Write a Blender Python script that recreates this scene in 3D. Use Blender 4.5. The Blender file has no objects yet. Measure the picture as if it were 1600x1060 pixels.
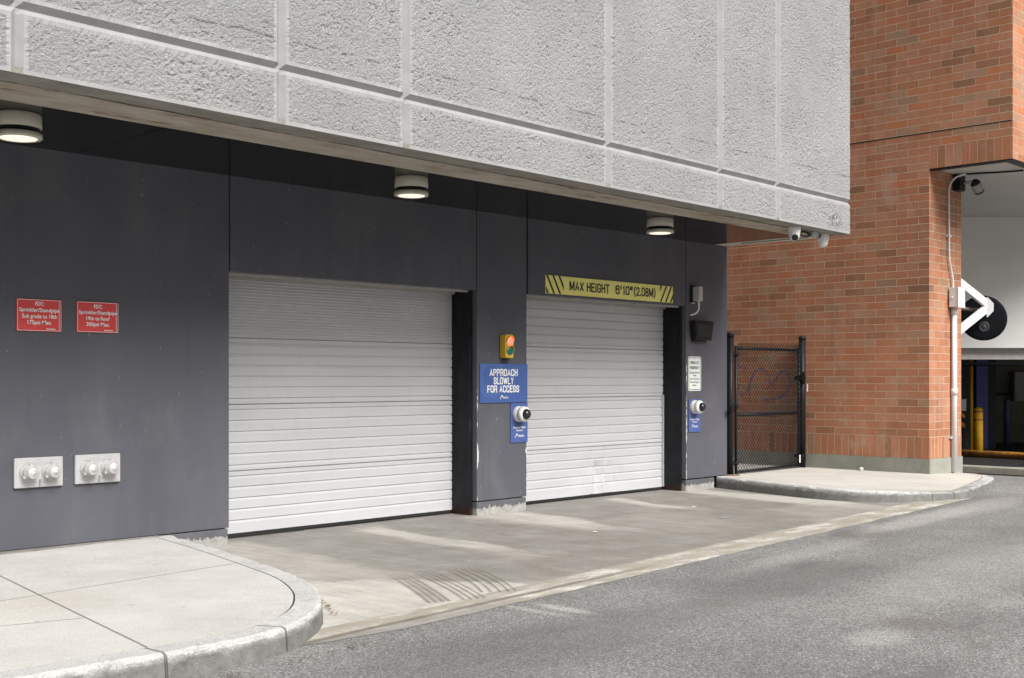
import bpy, bmesh, math, random
from math import radians as rad, sin, cos, pi
from mathutils import Vector, Matrix, noise

random.seed(7)
S = bpy.context.scene
COL = S.collection

# ------------------------------------------------------------------ camera, sky, sun, exposure
cd = bpy.data.cameras.new('camera')
cd.sensor_width = 36.0
cd.lens = 41.9
cd.shift_y = 0.0389
cd.clip_start, cd.clip_end = 0.05, 600
cam = bpy.data.objects.new('camera', cd)
COL.objects.link(cam)
cam.location = (0, 0, 1.4)
cam.rotation_euler = (rad(90), 0, rad(-46.353))
S.camera = cam

SUN_EL, SUN_AZ = 43.0, 188.0                 # overcast: a broad soft sun from the street side
w = bpy.data.worlds.new('World')
S.world = w
w.use_nodes = True
wn = w.node_tree
bg = wn.nodes['Background']
sky = wn.nodes.new('ShaderNodeTexSky')
sky.sky_type = 'NISHITA'
sky.sun_disc = False
sky.sun_elevation = rad(SUN_EL)
sky.sun_rotation = rad(SUN_AZ)
sky.dust_density = 6.0
sky.air_density = 1.2
hs = wn.nodes.new('ShaderNodeHueSaturation')
hs.inputs['Saturation'].default_value = 0.16
wn.links.new(sky.outputs['Color'], hs.inputs['Color'])
# overcast: three times brighter overhead than at the horizon
tcw = wn.nodes.new('ShaderNodeTexCoord'); sx = wn.nodes.new('ShaderNodeSeparateXYZ'); mr = wn.nodes.new('ShaderNodeMapRange'); mu = wn.nodes.new('ShaderNodeMix')
mu.data_type = 'RGBA'; mu.blend_type = 'MULTIPLY'; mu.inputs[0].default_value = 1.0
mr.inputs['To Min'].default_value = 0.28; mr.inputs['To Max'].default_value = 1.25
wn.links.new(tcw.outputs['Generated'], sx.inputs[0]); wn.links.new(sx.outputs['Z'], mr.inputs['Value'])
wn.links.new(hs.outputs['Color'], mu.inputs[6]); wn.links.new(mr.outputs[0], mu.inputs[7])
wn.links.new(mu.outputs[2], bg.inputs['Color'])
bg.inputs['Strength'].default_value = 0.055

sd = bpy.data.lights.new('sun', 'SUN')
sd.energy = 2.1
sd.angle = rad(32)
sd.color = (1.0, 0.97, 0.93)
sun = bpy.data.objects.new('sun', sd)
COL.objects.link(sun)
az = rad(SUN_AZ)
tosun = Vector((sin(az) * cos(rad(SUN_EL)), cos(az) * cos(rad(SUN_EL)), sin(rad(SUN_EL))))
sun.rotation_euler = tosun.to_track_quat('Z', 'Y').to_euler()

S.view_settings.view_transform = 'Standard'
S.view_settings.look = 'None'
S.view_settings.gamma = 1.0
S.view_settings.exposure = 1.15
S.cycles.max_bounces = 8
S.cycles.diffuse_bounces = 5

# ------------------------------------------------------------------ node helpers
class NT:
    def __init__(s, name):
        s.m = bpy.data.materials.new(name)
        s.m.use_nodes = True
        s.t = s.m.node_tree
        s.b = s.t.nodes['Principled BSDF']
        s.out = s.t.nodes['Material Output']
        s.tc = s.t.nodes.new('ShaderNodeTexCoord')
    def n(s, typ, ins=None, **props):
        k = s.t.nodes.new(typ)
        for a, v in props.items():
            setattr(k, a, v)
        for a, v in (ins or {}).items():
            if isinstance(v, bpy.types.NodeSocket):
                s.t.links.new(v, k.inputs[a])
            else:
                k.inputs[a].default_value = v
        return k
    def obj(s, scale=(1, 1, 1), rot=(0, 0, 0), loc=(0, 0, 0), src='Object'):
        return s.n('ShaderNodeMapping', {'Vector': s.tc.outputs[src], 'Scale': scale, 'Rotation': rot, 'Location': loc}).outputs[0]
    def noise(s, vec, scale, detail=4, rough=0.55, dist=0.0):
        return s.n('ShaderNodeTexNoise', {'Vector': vec, 'Scale': scale, 'Detail': detail, 'Roughness': rough, 'Distortion': dist}).outputs['Fac']
    def voro(s, vec, scale, out='Distance', **p):
        return s.n('ShaderNodeTexVoronoi', {'Vector': vec, 'Scale': scale}, **p).outputs[out]
    def ramp(s, fac, stops, interp='LINEAR'):
        k = s.n('ShaderNodeValToRGB', {'Fac': fac})
        cr = k.color_ramp
        cr.interpolation = interp
        while len(cr.elements) < len(stops):
            cr.elements.new(0.5)
        for e, (p, c) in zip(cr.elements, stops):
            e.position = p
            e.color = (c, c, c, 1) if isinstance(c, (int, float)) else (*c, 1)
        return k.outputs['Color']
    def mix(s, fac, a, b, mode='MIX'):
        k = s.n('ShaderNodeMix', data_type='RGBA', blend_type=mode)
        for i, v in ((0, fac), (6, a), (7, b)):
            if isinstance(v, bpy.types.NodeSocket):
                s.t.links.new(v, k.inputs[i])
            elif i == 0:
                k.inputs[i].default_value = v
            else:
                k.inputs[i].default_value = (*v, 1) if len(v) == 3 else v
        return k.outputs[2]
    def math(s, op, a, b=0.0, c=None, clamp=False):
        k = s.n('ShaderNodeMath', operation=op, use_clamp=clamp)
        for i, v in enumerate((a, b) if c is None else (a, b, c)):
            if isinstance(v, bpy.types.NodeSocket):
                s.t.links.new(v, k.inputs[i])
            else:
                k.inputs[i].default_value = v
        return k.outputs[0]
    def xyz(s, src='Object'):
        return s.n('ShaderNodeSeparateXYZ', {'Vector': s.tc.outputs[src]}).outputs
    def step(s, v, lo, hi):
        return s.n('ShaderNodeMapRange', {'Value': v, 'From Min': lo, 'From Max': hi, 'To Min': 0.0, 'To Max': 1.0}, interpolation_type='SMOOTHSTEP').outputs[0]
    def bump(s, h, dist, strength=1.0, normal=None):
        k = s.n('ShaderNodeBump', {'Height': h, 'Distance': dist, 'Strength': strength})
        if normal is not None:
            s.t.links.new(normal, k.inputs['Normal'])
        return k.outputs[0]
    def done(s, color=None, rough=None, normal=None, spec=None, metal=None):
        for nm, v in (('Base Color', color), ('Roughness', rough), ('Normal', normal), ('Specular IOR Level', spec), ('Metallic', metal)):
            if v is None:
                continue
            if isinstance(v, bpy.types.NodeSocket):
                s.t.links.new(v, s.b.inputs[nm])
            else:
                s.b.inputs[nm].default_value = (*v, 1) if isinstance(v, tuple) else v
        return s.m

def simple(name, c, rough=0.5, var=0.12, scale=9.0, bump=0.0, metal=0.0, spec=0.5):
    m = NT(name)
    f = m.noise(m.obj(), scale, 5, 0.6)
    c1 = tuple(max(0, v * (1 - var)) for v in c)
    c2 = tuple(min(1, v * (1 + var)) for v in c)
    nrm = m.bump(m.noise(m.obj(), scale * 9, 3), bump) if bump else None
    return m.done(m.ramp(f, [(0.3, c1), (0.7, c2)]), rough, nrm, spec, metal)

# ------------------------------------------------------------------ materials
def m_precast():
    m = NT('white_painted_rough_concrete')
    o = m.obj()
    c = m.ramp(m.noise(o, 0.9, 6, 0.65), [(0.25, (0.325, 0.327, 0.332)), (0.75, (0.425, 0.427, 0.43))])
    pits = m.step(m.noise(m.obj((1, 1, 1.6), rot=(0, .6, 0)), 46, 4, 0.7), 0.65, 0.74)
    big = m.step(m.noise(m.obj((1, 1, 1.4), loc=(3, 1, 7)), 1.6, 3, 0.6), 0.52, 0.72)
    c = m.mix(m.math('MULTIPLY', pits, m.math('ADD', 0.15, m.math('MULTIPLY', big, 0.75))), c, (0.09, 0.086, 0.08))
    rs = m.step(m.noise(m.obj((4.5, 1, 0.18), loc=(2, 0, 6)), 1.5, 6, 0.7), 0.55, 0.75)
    c = m.mix(m.math('MULTIPLY', rs, 0.22), c, (0.25, 0.245, 0.235))
    # thin cracks with dirt in them, running along the panels
    x, y, z = m.xyz()
    wav = m.math('MULTIPLY', m.math('SUBTRACT', m.noise(m.obj((1, 1, 1)), 2.2, 5, 0.7), 0.5), 0.07)
    line = m.math('ABSOLUTE', m.math('SUBTRACT', m.math('ADD', z, m.math('ADD', wav, m.math('MULTIPLY', x, -0.012))), 3.72))
    ck = m.math('MULTIPLY', m.math('SUBTRACT', 1.0, m.step(line, 0.002, 0.011)), m.step(m.noise(m.obj(loc=(9, 2, 4)), 2.6, 5, 0.8), 0.47, 0.56))
    c = m.mix(m.math('MULTIPLY', ck, 0.7), c, (0.10, 0.095, 0.09))
    sp = m.math('MULTIPLY', m.step(m.noise(m.obj((1, 1, .45), loc=(6, 0, 2)), 4.5, 7, .8), 0.60, 0.72), 0.30)
    c = m.mix(sp, c, (0.24, 0.235, 0.225))
    d = m.math('SUBTRACT', 1.0, m.step(m.math('ADD', z, m.math('MULTIPLY', m.noise(o, 5, 4), 0.16)), 3.14, 3.26))
    c = m.mix(m.math('MULTIPLY', d, 0.35), c, (0.25, 0.22, 0.18))
    # mouldy patch near the free end
    px = m.math('SUBTRACT', x, 3.50)
    pz = m.math('SUBTRACT', z, 3.23)
    rr = m.math('SQRT', m.math('ADD', m.math('MULTIPLY', px, px), m.math('MULTIPLY', m.math('MULTIPLY', pz, pz), 3.0)))
    pm = m.math('MULTIPLY', m.math('SUBTRACT', 1.0, m.step(rr, 0.05, 0.24)), m.step(m.noise(o, 22, 4, 0.7), 0.46, 0.6))
    c = m.mix(m.math('MULTIPLY', pm, 0.8), c, (0.07, 0.065, 0.05))
    n1 = m.bump(m.noise(m.obj((1, 1, 1.3), rot=(0, 0.5, 0)), 60, 4, 0.72, 0.3), 0.024, 1.0)
    return m.done(c, 0.75, n1, 0.3)

def m_joint():
    m = NT('white_painted_smooth_concrete')
    c = m.ramp(m.noise(m.obj(), 6, 5), [(0.25, (0.275, 0.276, 0.278)), (0.75, (0.35, 0.351, 0.352))])
    return m.done(c, 0.7, m.bump(m.noise(m.obj(), 70, 3), 0.001), 0.3)

def m_lip():
    m = NT('stained_concrete_underside')
    o = m.obj((1, 2.2, 1))
    c = m.ramp(m.noise(o, 1.7, 7, 0.68), [(0.28, (0.26, 0.215, 0.165)), (0.5, (0.40, 0.355, 0.295)), (0.75, (0.50, 0.47, 0.42))])
    rust = m.step(m.noise(m.obj((0.8, 3, 1), loc=(5, 1, 0)), 2.2, 6, 0.7), 0.56, 0.68)
    c = m.mix(m.math('MULTIPLY', rust, 0.75), c, (0.17, 0.085, 0.035))
    x, y, z = m.xyz()
    q = m.math('SUBTRACT', m.math('SUBTRACT', y, m.math('MULTIPLY', x, 0.023)), 6.492 - 8.635 + 0.023 * 9 + 0.0)
    q = m.math('ADD', q, m.math('MULTIPLY', m.math('SUBTRACT', m.noise(m.obj(), 4.0, 5, 0.7), 0.5), 0.09))
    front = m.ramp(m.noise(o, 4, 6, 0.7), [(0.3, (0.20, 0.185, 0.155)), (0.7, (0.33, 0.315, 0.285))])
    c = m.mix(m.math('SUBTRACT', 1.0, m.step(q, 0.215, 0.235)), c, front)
    ck = m.math('SUBTRACT', 1.0, m.step(m.math('ABSOLUTE', m.math('SUBTRACT', q, 0.235)), 0.012, 0.055))
    ck = m.math('MULTIPLY', ck, m.step(m.noise(m.obj((1.2, 1.2, 1), loc=(2, 7, 0)), 1.8, 4, 0.6), 0.36, 0.48))
    c = m.mix(m.math('MULTIPLY', ck, 0.9), c, (0.030, 0.018, 0.010))
    return m.done(c, 0.85, m.bump(m.noise(m.obj(), 18, 6, 0.7), 0.012), 0.2)

def m_dark_wall():
    m = NT('dark_grey_wall_paint')
    o = m.obj()
    c = m.ramp(m.noise(o, 0.8, 6, 0.6), [(0.25, (0.078, 0.080, 0.096)), (0.75, (0.110, 0.112, 0.132))])
    sm = m.step(m.noise(m.obj((1, 1, 0.5), loc=(2, 0, 5)), 1.3, 5, 0.6), 0.5, 0.72)
    c = m.mix(m.math('MULTIPLY', sm, 0.55), c, (0.145, 0.145, 0.157))
    vs = m.step(m.noise(m.obj((3.2, 1, 0.25), loc=(3, 0, 1)), 1.6, 5, 0.65), 0.5, 0.75)
    c = m.mix(m.math('MULTIPLY', vs, 0.30), c, (0.055, 0.055, 0.066))
    sc = m.step(m.noise(m.obj((5, 1, 2.2), rot=(0, 0.5, 0)), 5.5, 4, 0.65), 0.67, 0.70)
    c = m.mix(m.math('MULTIPLY', sc, 0.55), c, (0.36, 0.36, 0.37))
    dots = m.step(m.noise(m.obj(loc=(4, 4, 4)), 26, 2, 0.5), 0.78, 0.80)
    c = m.mix(m.math('MULTIPLY', dots, 0.6), c, (0.4, 0.4, 0.4))
    rg = m.ramp(m.noise(m.obj((1, 1, .6), loc=(1, 2, 3)), 1.7, 5, .6), [(0.3, 0.45), (0.7, 0.58)])
    return m.done(c, rg, m.bump(m.noise(o, 55, 4), 0.0010, 0.4), 0.22)

def m_chipped_edge():
    m = NT('chipped_paint_edge')
    o = m.obj()
    x, y, z = m.xyz()
    h = m.math('ADD', m.math('MULTIPLY', m.step(z, 1.35, 0.1), 0.16), m.noise(m.obj((1, 1, 1)), 14, 6, 0.75))
    k = m.step(h, 0.63, 0.67)
    return m.done(m.mix(k, (0.06, 0.058, 0.075), (0.6, 0.6, 0.6)), 0.6, m.bump(k, 0.002))

def m_plinth():
    m = NT('plinth_with_exposed_concrete')
    o = m.obj()
    x, y, z = m.xyz()
    rag = m.math('ADD', z, m.math('MULTIPLY', m.math('SUBTRACT', m.noise(m.obj((9, 9, 2.5)), 2.6, 6, 0.72), 0.5), 0.16))
    k = m.step(rag, 0.085, 0.077)
    c = m.ramp(m.noise(o, 12, 6, 0.7), [(0.3, (0.23, 0.228, 0.215)), (0.7, (0.40, 0.397, 0.38))])
    p = m.ramp(m.noise(o, 3, 4), [(0.3, (0.09, 0.09, 0.10)), (0.7, (0.13, 0.13, 0.145))])
    return m.done(m.mix(k, p, c), 0.7, m.bump(m.math('ADD', m.noise(o, 60, 5), m.math('MULTIPLY', k, -0.6)), 0.004), 0.3)

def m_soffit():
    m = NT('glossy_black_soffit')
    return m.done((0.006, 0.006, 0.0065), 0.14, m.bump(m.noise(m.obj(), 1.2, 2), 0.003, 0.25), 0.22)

def m_door():
    m = NT('white_door_steel')
    o = m.obj()
    c = m.ramp(m.noise(m.obj((1, 1, 3)), 1.2, 5, 0.6), [(0.25, (0.475, 0.483, 0.50)), (0.75, (0.53, 0.538, 0.555))])
    gr = m.math('MULTIPLY', m.step(m.noise(m.obj((3, 1, 0.6)), 3.0, 6, 0.7), 0.52, 0.75), 0.35)
    c = m.mix(gr, c, (0.42, 0.41, 0.39))
    x, y, z = m.xyz()
    # scraped patch low on the right hand door
    dx = m.math('DIVIDE', m.math('SUBTRACT', x, 1.95), 0.42)
    dz = m.math('DIVIDE', m.math('SUBTRACT', z, 0.27), 0.28)
    k = m.math('SUBTRACT', 1.0, m.step(m.math('ADD', m.math('MULTIPLY', dx, dx), m.math('MULTIPLY', dz, dz)), 0.3, 1.1))
    sx = m.step(m.noise(m.obj((8, 1, 3.0), rot=(0, .2, 0)), 5.0, 7, 0.8), 0.53, 0.66)
    c = m.mix(m.math('MULTIPLY', m.math('MULTIPLY', k, sx), 0.35), c, (0.27, 0.27, 0.27))
    return m.done(c, 0.45, m.bump(m.noise(o, 60, 3), 0.0005, 0.3), 0.45)

def m_jamb():
    m = NT('black_steel_jamb')
    o = m.obj()
    x, y, z = m.xyz()
    c = m.ramp(m.noise(m.obj((2, 2, 0.7)), 4, 6, 0.7), [(0.35, (0.005, 0.0055, 0.007)), (0.62, (0.012, 0.015, 0.018)), (0.80, (0.07, 0.08, 0.085))])
    r = m.math('MULTIPLY', m.step(m.math('ADD', z, m.math('MULTIPLY', m.noise(o, 16, 5), 0.16)), 0.2, 0.1), 0.8)
    c = m.mix(r, c, (0.045, 0.018, 0.012))
    return m.done(c, 0.5, m.bump(m.noise(o, 40, 4), 0.002, 0.6), 0.25)

def m_concrete(name, c1, c2, scale=2.0, rough=0.85, speck=0.25, bumpd=0.003, joints=(), dirt_shade=None):
    m = NT(name)
    o = m.obj()
    c = m.ramp(m.noise(o, scale, 8, 0.68), [(0.25, c1), (0.75, c2)])
    fine = m.noise(o, 120, 4, 0.7)
    c = m.mix(speck, c, m.ramp(fine, [(0.35, 0.12), (0.65, 0.9)]), 'OVERLAY')
    gum = m.math('SUBTRACT', 1.0, m.step(m.voro(m.obj(loc=(.3, .7, 0)), 3.1, 'Distance'), 0.035, 0.06))
    c = m.mix(m.math('MULTIPLY', gum, 0.45), c, tuple(v * .45 for v in c1))
    blot = m.step(m.noise(m.obj((1, 1, 1), loc=(2, 9, 0)), 2.6, 8, 0.75), 0.56, 0.72)
    c = m.mix(m.math('MULTIPLY', blot, 0.3), c, tuple(v * .68 for v in c1))
    warm = m.step(m.noise(m.obj(loc=(7, 3, 1)), 0.7, 4), 0.5, 0.75)
    c = m.mix(m.math('MULTIPLY', warm, 0.2), c, tuple(min(1, v * k) for v, k in zip(c2, (1.0, 0.9, 0.78))))
    x, y, z = m.xyz()
    if dirt_shade:  # darker low down: dirt, plus shade of the upright face painted into the colour
        d = m.step(m.math('ADD', z, m.math('MULTIPLY', m.math('SUBTRACT', m.noise(m.obj((1, 1, 3)), 9, 6, 0.75), 0.5), 0.13)), dirt_shade[0], dirt_shade[1])
        c = m.mix(m.math('MULTIPLY', m.math('SUBTRACT', 1.0, d), 0.92), c, m.ramp(m.noise(o, 14, 6, 0.75), [(0.3, tuple(v * 0.6 for v in dirt_shade[2])), (0.7, tuple(v * 1.35 for v in dirt_shade[2]))]))
    h = m.noise(o, 80, 5, 0.7)
    if joints:
        for a, b, cc, lim in joints:
            dist = m.math('ABSOLUTE', m.math('ADD', m.math('ADD', m.math('MULTIPLY', x, a), m.math('MULTIPLY', y, b)), cc))
            k = m.math('SUBTRACT', 1.0, m.step(dist, 0.003, 0.009))
            if lim:
                s1 = m.math('ADD', m.math('ADD', m.math('MULTIPLY', x, lim[0]), m.math('MULTIPLY', y, lim[1])), lim[2])
                k = m.math('MULTIPLY', k, m.step(s1, 0.0, -0.02))
            c = m.mix(m.math('MULTIPLY', k, 0.72), c, (0.10, 0.09, 0.075))
            h = m.math('SUBTRACT', h, m.math('MULTIPLY', k, 1.5))
    return m.done(c, rough, m.bump(h, bumpd), 0.25)

def m_drive():
    m = NT('stained_driveway_concrete')
    o = m.obj()
    x, y, z = m.xyz()
    dry = m.ramp(m.noise(o, 1.6, 8, 0.7), [(0.25, (0.40, 0.38, 0.345)), (0.75, (0.54, 0.52, 0.48))])
    wet = m.ramp(m.noise(o, 2.4, 8, 0.7), [(0.25, (0.185, 0.172, 0.149)), (0.5, (0.235, 0.223, 0.202)), (0.75, (0.295, 0.287, 0.272))])
    wx = m.math('ADD', x, m.math('MULTIPLY', m.math('SUBTRACT', m.noise(m.obj((1, .5, 1)), 1.6, 6, 0.65), 0.5), 0.75))
    def streak(a, b, w0, w1, k=1.0):
        """dry strip from a to b, w0 wide at a and w1 at b, crisp on its +x side and soft on the other"""
        dx, dy = b[0] - a[0], b[1] - a[1]
        t = m.math('DIVIDE', m.math('SUBTRACT', y, a[1]), dy)
        cx = m.math('ADD', a[0], m.math('MULTIPLY', t, dx))
        hw = m.math('ADD', w0, m.math('MULTIPLY', t, w1 - w0))
        u = m.math('DIVIDE', m.math('SUBTRACT', wx, cx), hw)
        lat = m.math('MULTIPLY', m.step(u, 1.05, 0.55), m.step(u, -1.5, -0.3))
        return m.math('MULTIPLY', m.math('MULTIPLY', lat, m.math('MULTIPLY', m.step(t, -0.05, 0.10), m.step(t, 1.15, 0.55))), k)
    near = m.math('ADD', m.math('MULTIPLY', m.math('SUBTRACT', x, 5.45), -0.55), m.math('MULTIPLY', m.math('SUBTRACT', 6.30, y), 0.42))
    near = m.math('ADD', near, m.math('MULTIPLY', m.math('SUBTRACT', m.noise(o, 2.2, 6, 0.7), 0.5), 0.7))
    k = m.step(near, -0.02, 0.13)
    for st in (streak((8.75, 8.72), (8.72, 6.6), .50, .12, .85), streak((7.15, 8.75), (6.85, 6.2), .24, .16, .75), streak((10.85, 8.8), (10.55, 7.2), .16, .10, .9), streak((12.32, 8.75), (12.0, 5.6), .30, .36, .95),
               streak((5.62, 8.9), (4.9, 5.8), .28, .9, .6), streak((9.9, 7.6), (9.2, 6.0), .5, .5, .22), streak((11.6, 6.8), (11.0, 5.6), .5, .8, .25)):
        k = m.math('MAXIMUM', k, st)
    k = m.math('MULTIPLY', k, m.ramp(m.noise(o, 3.6, 6, 0.72), [(0.28, 0.62), (0.6, 1.0)]))
    c = m.mix(k, wet, dry)
    fine = m.noise(o, 140, 4, 0.75)
    c = m.mix(0.32, c, m.ramp(fine, [(0.35, 0.1), (0.65, 0.9)]), 'OVERLAY')
    sk = m.noise(m.obj((5.5, .8, 1), rot=(0, 0, -.12)), 2.2, 7, 0.75)
    c = m.mix(0.30, c, m.ramp(sk, [(0.3, 0.22), (0.7, 0.78)]), 'OVERLAY')
    ol = m.step(m.noise(m.obj(loc=(2, 5, 0)), 3.4, 5, 0.6), 0.66, 0.76)
    c = m.mix(m.math('MULTIPLY', ol, 0.4), c, (0.16, 0.15, 0.13))
    jl = m.math('SUBTRACT', 1.0, m.step(m.math('ABSOLUTE', m.math('SUBTRACT', y, 8.78)), 0.004, 0.012))
    c = m.mix(m.math('MULTIPLY', jl, 0.5), c, (0.14, 0.13, 0.11))
    rg = m.math('ADD', 0.62, m.math('MULTIPLY', k, 0.25))
    return m.done(c, rg, m.bump(m.noise(o, 90, 5, 0.7), 0.002), 0.3)

def m_gutter():
    m = NT('beige_gutter_concrete')
    o = m.obj()
    c = m.ramp(m.noise(m.obj((0.8, 2.2, 1)), 2.2, 7, 0.75), [(0.25, (0.25, 0.225, 0.185)), (0.5, (0.345, 0.32, 0.275)), (0.62, (0.56, 0.54, 0.50)), (0.7, (0.40, 0.375, 0.33))])
    c = m.mix(0.25, c, m.ramp(m.noise(o, 120, 4, 0.75), [(0.35, 0.1), (0.65, 0.9)]), 'OVERLAY')
    x, y, z = m.xyz()
    line = m.math('SUBTRACT', y, m.math('MULTIPLY', x, 0.0745))
    wv = m.math('ADD', line, m.math('MULTIPLY', m.math('SUBTRACT', m.noise(o, 2.5, 4), 0.5), 0.03))
    d = m.math('SUBTRACT', 1.0, m.step(m.math('ABSOLUTE', m.math('SUBTRACT', wv, 4.843)), 0.004, 0.05))
    fade = m.step(m.math('ADD', x, m.noise(o, 1.5, 3)), 8.4, 6.4)
    c = m.mix(m.math('MULTIPLY', m.math('MULTIPLY', d, fade), 0.75), c, (0.10, 0.08, 0.06))
    wet = m.math('SUBTRACT', 1.0, m.step(wv, 4.78, 4.86))
    f2 = m.step(m.math('ADD', x, m.math('MULTIPLY', m.noise(o, 2, 4), 1.2)), 6.5, 5.2)
    c = m.mix(m.math('MULTIPLY', m.math('MULTIPLY', wet, f2), 0.65), c, (0.20, 0.195, 0.185))
    return m.done(c, 0.8, m.bump(m.noise(o, 90, 5, 0.7), 0.003), 0.3)

def m_asphalt():
    m = NT('worn_grey_asphalt')
    o = m.obj()
    cell = m.voro(o, 125, 'Color')
    g = m.n('ShaderNodeSeparateColor', {'Color': cell}).outputs[0]
    st = m.ramp(g, [(0.0, (0.125, 0.124, 0.122)), (0.5, (0.215, 0.213, 0.209)), (0.85, (0.30, 0.297, 0.29)), (1.0, (0.45, 0.446, 0.436))])
    gap = m.step(m.voro(o, 125, 'Distance'), 0.55, 0.75)
    st = m.mix(m.math('MULTIPLY', gap, 0.5), st, (0.05, 0.05, 0.05))
    fine = m.noise(o, 300, 3, 0.7)
    st = m.mix(0.35, st, m.ramp(fine, [(0.3, 0.05), (0.7, 0.95)]), 'OVERLAY')
    p = m.noise(o, 0.55, 6, 0.62)
    st = m.mix(0.75, st, m.ramp(p, [(0.3, 0.32), (0.7, 0.64)]), 'OVERLAY')
    # pale worn and dusty patches, a few brown ones
    pale = m.step(m.noise(m.obj((0.7, 1.5, 1), rot=(0, 0, 0.5), loc=(3, 8, 0)), 1.0, 6, 0.65), 0.57, 0.75)
    st = m.mix(m.math('MULTIPLY', pale, 0.42), st, (0.37, 0.365, 0.35))
    brown = m.step(m.noise(m.obj((1, 2.0, 1), rot=(0, 0, 0.3), loc=(11, 2, 0)), 1.3, 4, 0.6), 0.68, 0.78)
    st = m.mix(m.math('MULTIPLY', brown, 0.4), st, (0.12, 0.085, 0.068))
    dk = m.step(m.noise(m.obj((0.5, 1.6, 1), rot=(0, 0, 0.25), loc=(1, 14, 0)), 1.1, 5, 0.6), 0.55, 0.7)
    st = m.mix(m.math('MULTIPLY', dk, 0.45), st, (0.10, 0.097, 0.093))
    x, y, z = m.xyz()
    wob = m.math('MULTIPLY', m.math('SUBTRACT', m.noise(o, 3.2, 6, 0.75), 0.5), 0.9)
    for px, py, rx, ry, col, kk in ((5.47, 4.80, .07, .26, (0.55, 0.54, 0.52), .6), (5.30, 4.88, .05, .30, (0.5, 0.49, 0.47), .45), (6.02, 3.02, .28, .16, (0.44, 0.43, 0.42), .6), (6.55, 3.02, .22, .22, (0.14, 0.10, 0.08), .4), (9.9, 5.15, .3, .25, (0.14, 0.10, 0.08), .5),
                                    (11.5, 5.25, 1.6, .22, (0.46, 0.45, 0.42), .7), (13.2, 5.3, 1.5, .3, (0.42, 0.41, 0.39), .55), (8.6, 4.9, 1.4, .16, (0.40, 0.39, 0.37), .45), (4.6, 4.2, 1.5, .5, (0.085, 0.083, 0.08), .35), (8.9, 3.6, 2.4, .45, (0.42, 0.415, 0.40), .45), (7.2, 4.3, 1.6, .35, (0.12, 0.117, 0.112), .45), (12.5, 4.2, 3.0, .5, (0.13, 0.125, 0.12), .4)):
        dx = m.math('DIVIDE', m.math('SUBTRACT', x, px), rx); dy = m.math('DIVIDE', m.math('SUBTRACT', y, m.math('ADD', py, m.math('MULTIPLY', m.math('SUBTRACT', x, px), 0.07))), ry)
        d = m.math('ADD', m.math('SQRT', m.math('ADD', m.math('MULTIPLY', dx, dx), m.math('MULTIPLY', dy, dy))), wob)
        st = m.mix(m.math('MULTIPLY', m.step(d, 1.25, 0.45), m.math('MULTIPLY', m.ramp(g, [(0.1, 0.25), (0.7, 1.0)]), kk)), st, col)
    h = m.math('ADD', m.math('MULTIPLY', g, 0.7), m.math('MULTIPLY', fine, 0.3))
    return m.done(st, 0.85, m.bump(h, 0.004, 0.8), 0.3)

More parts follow.
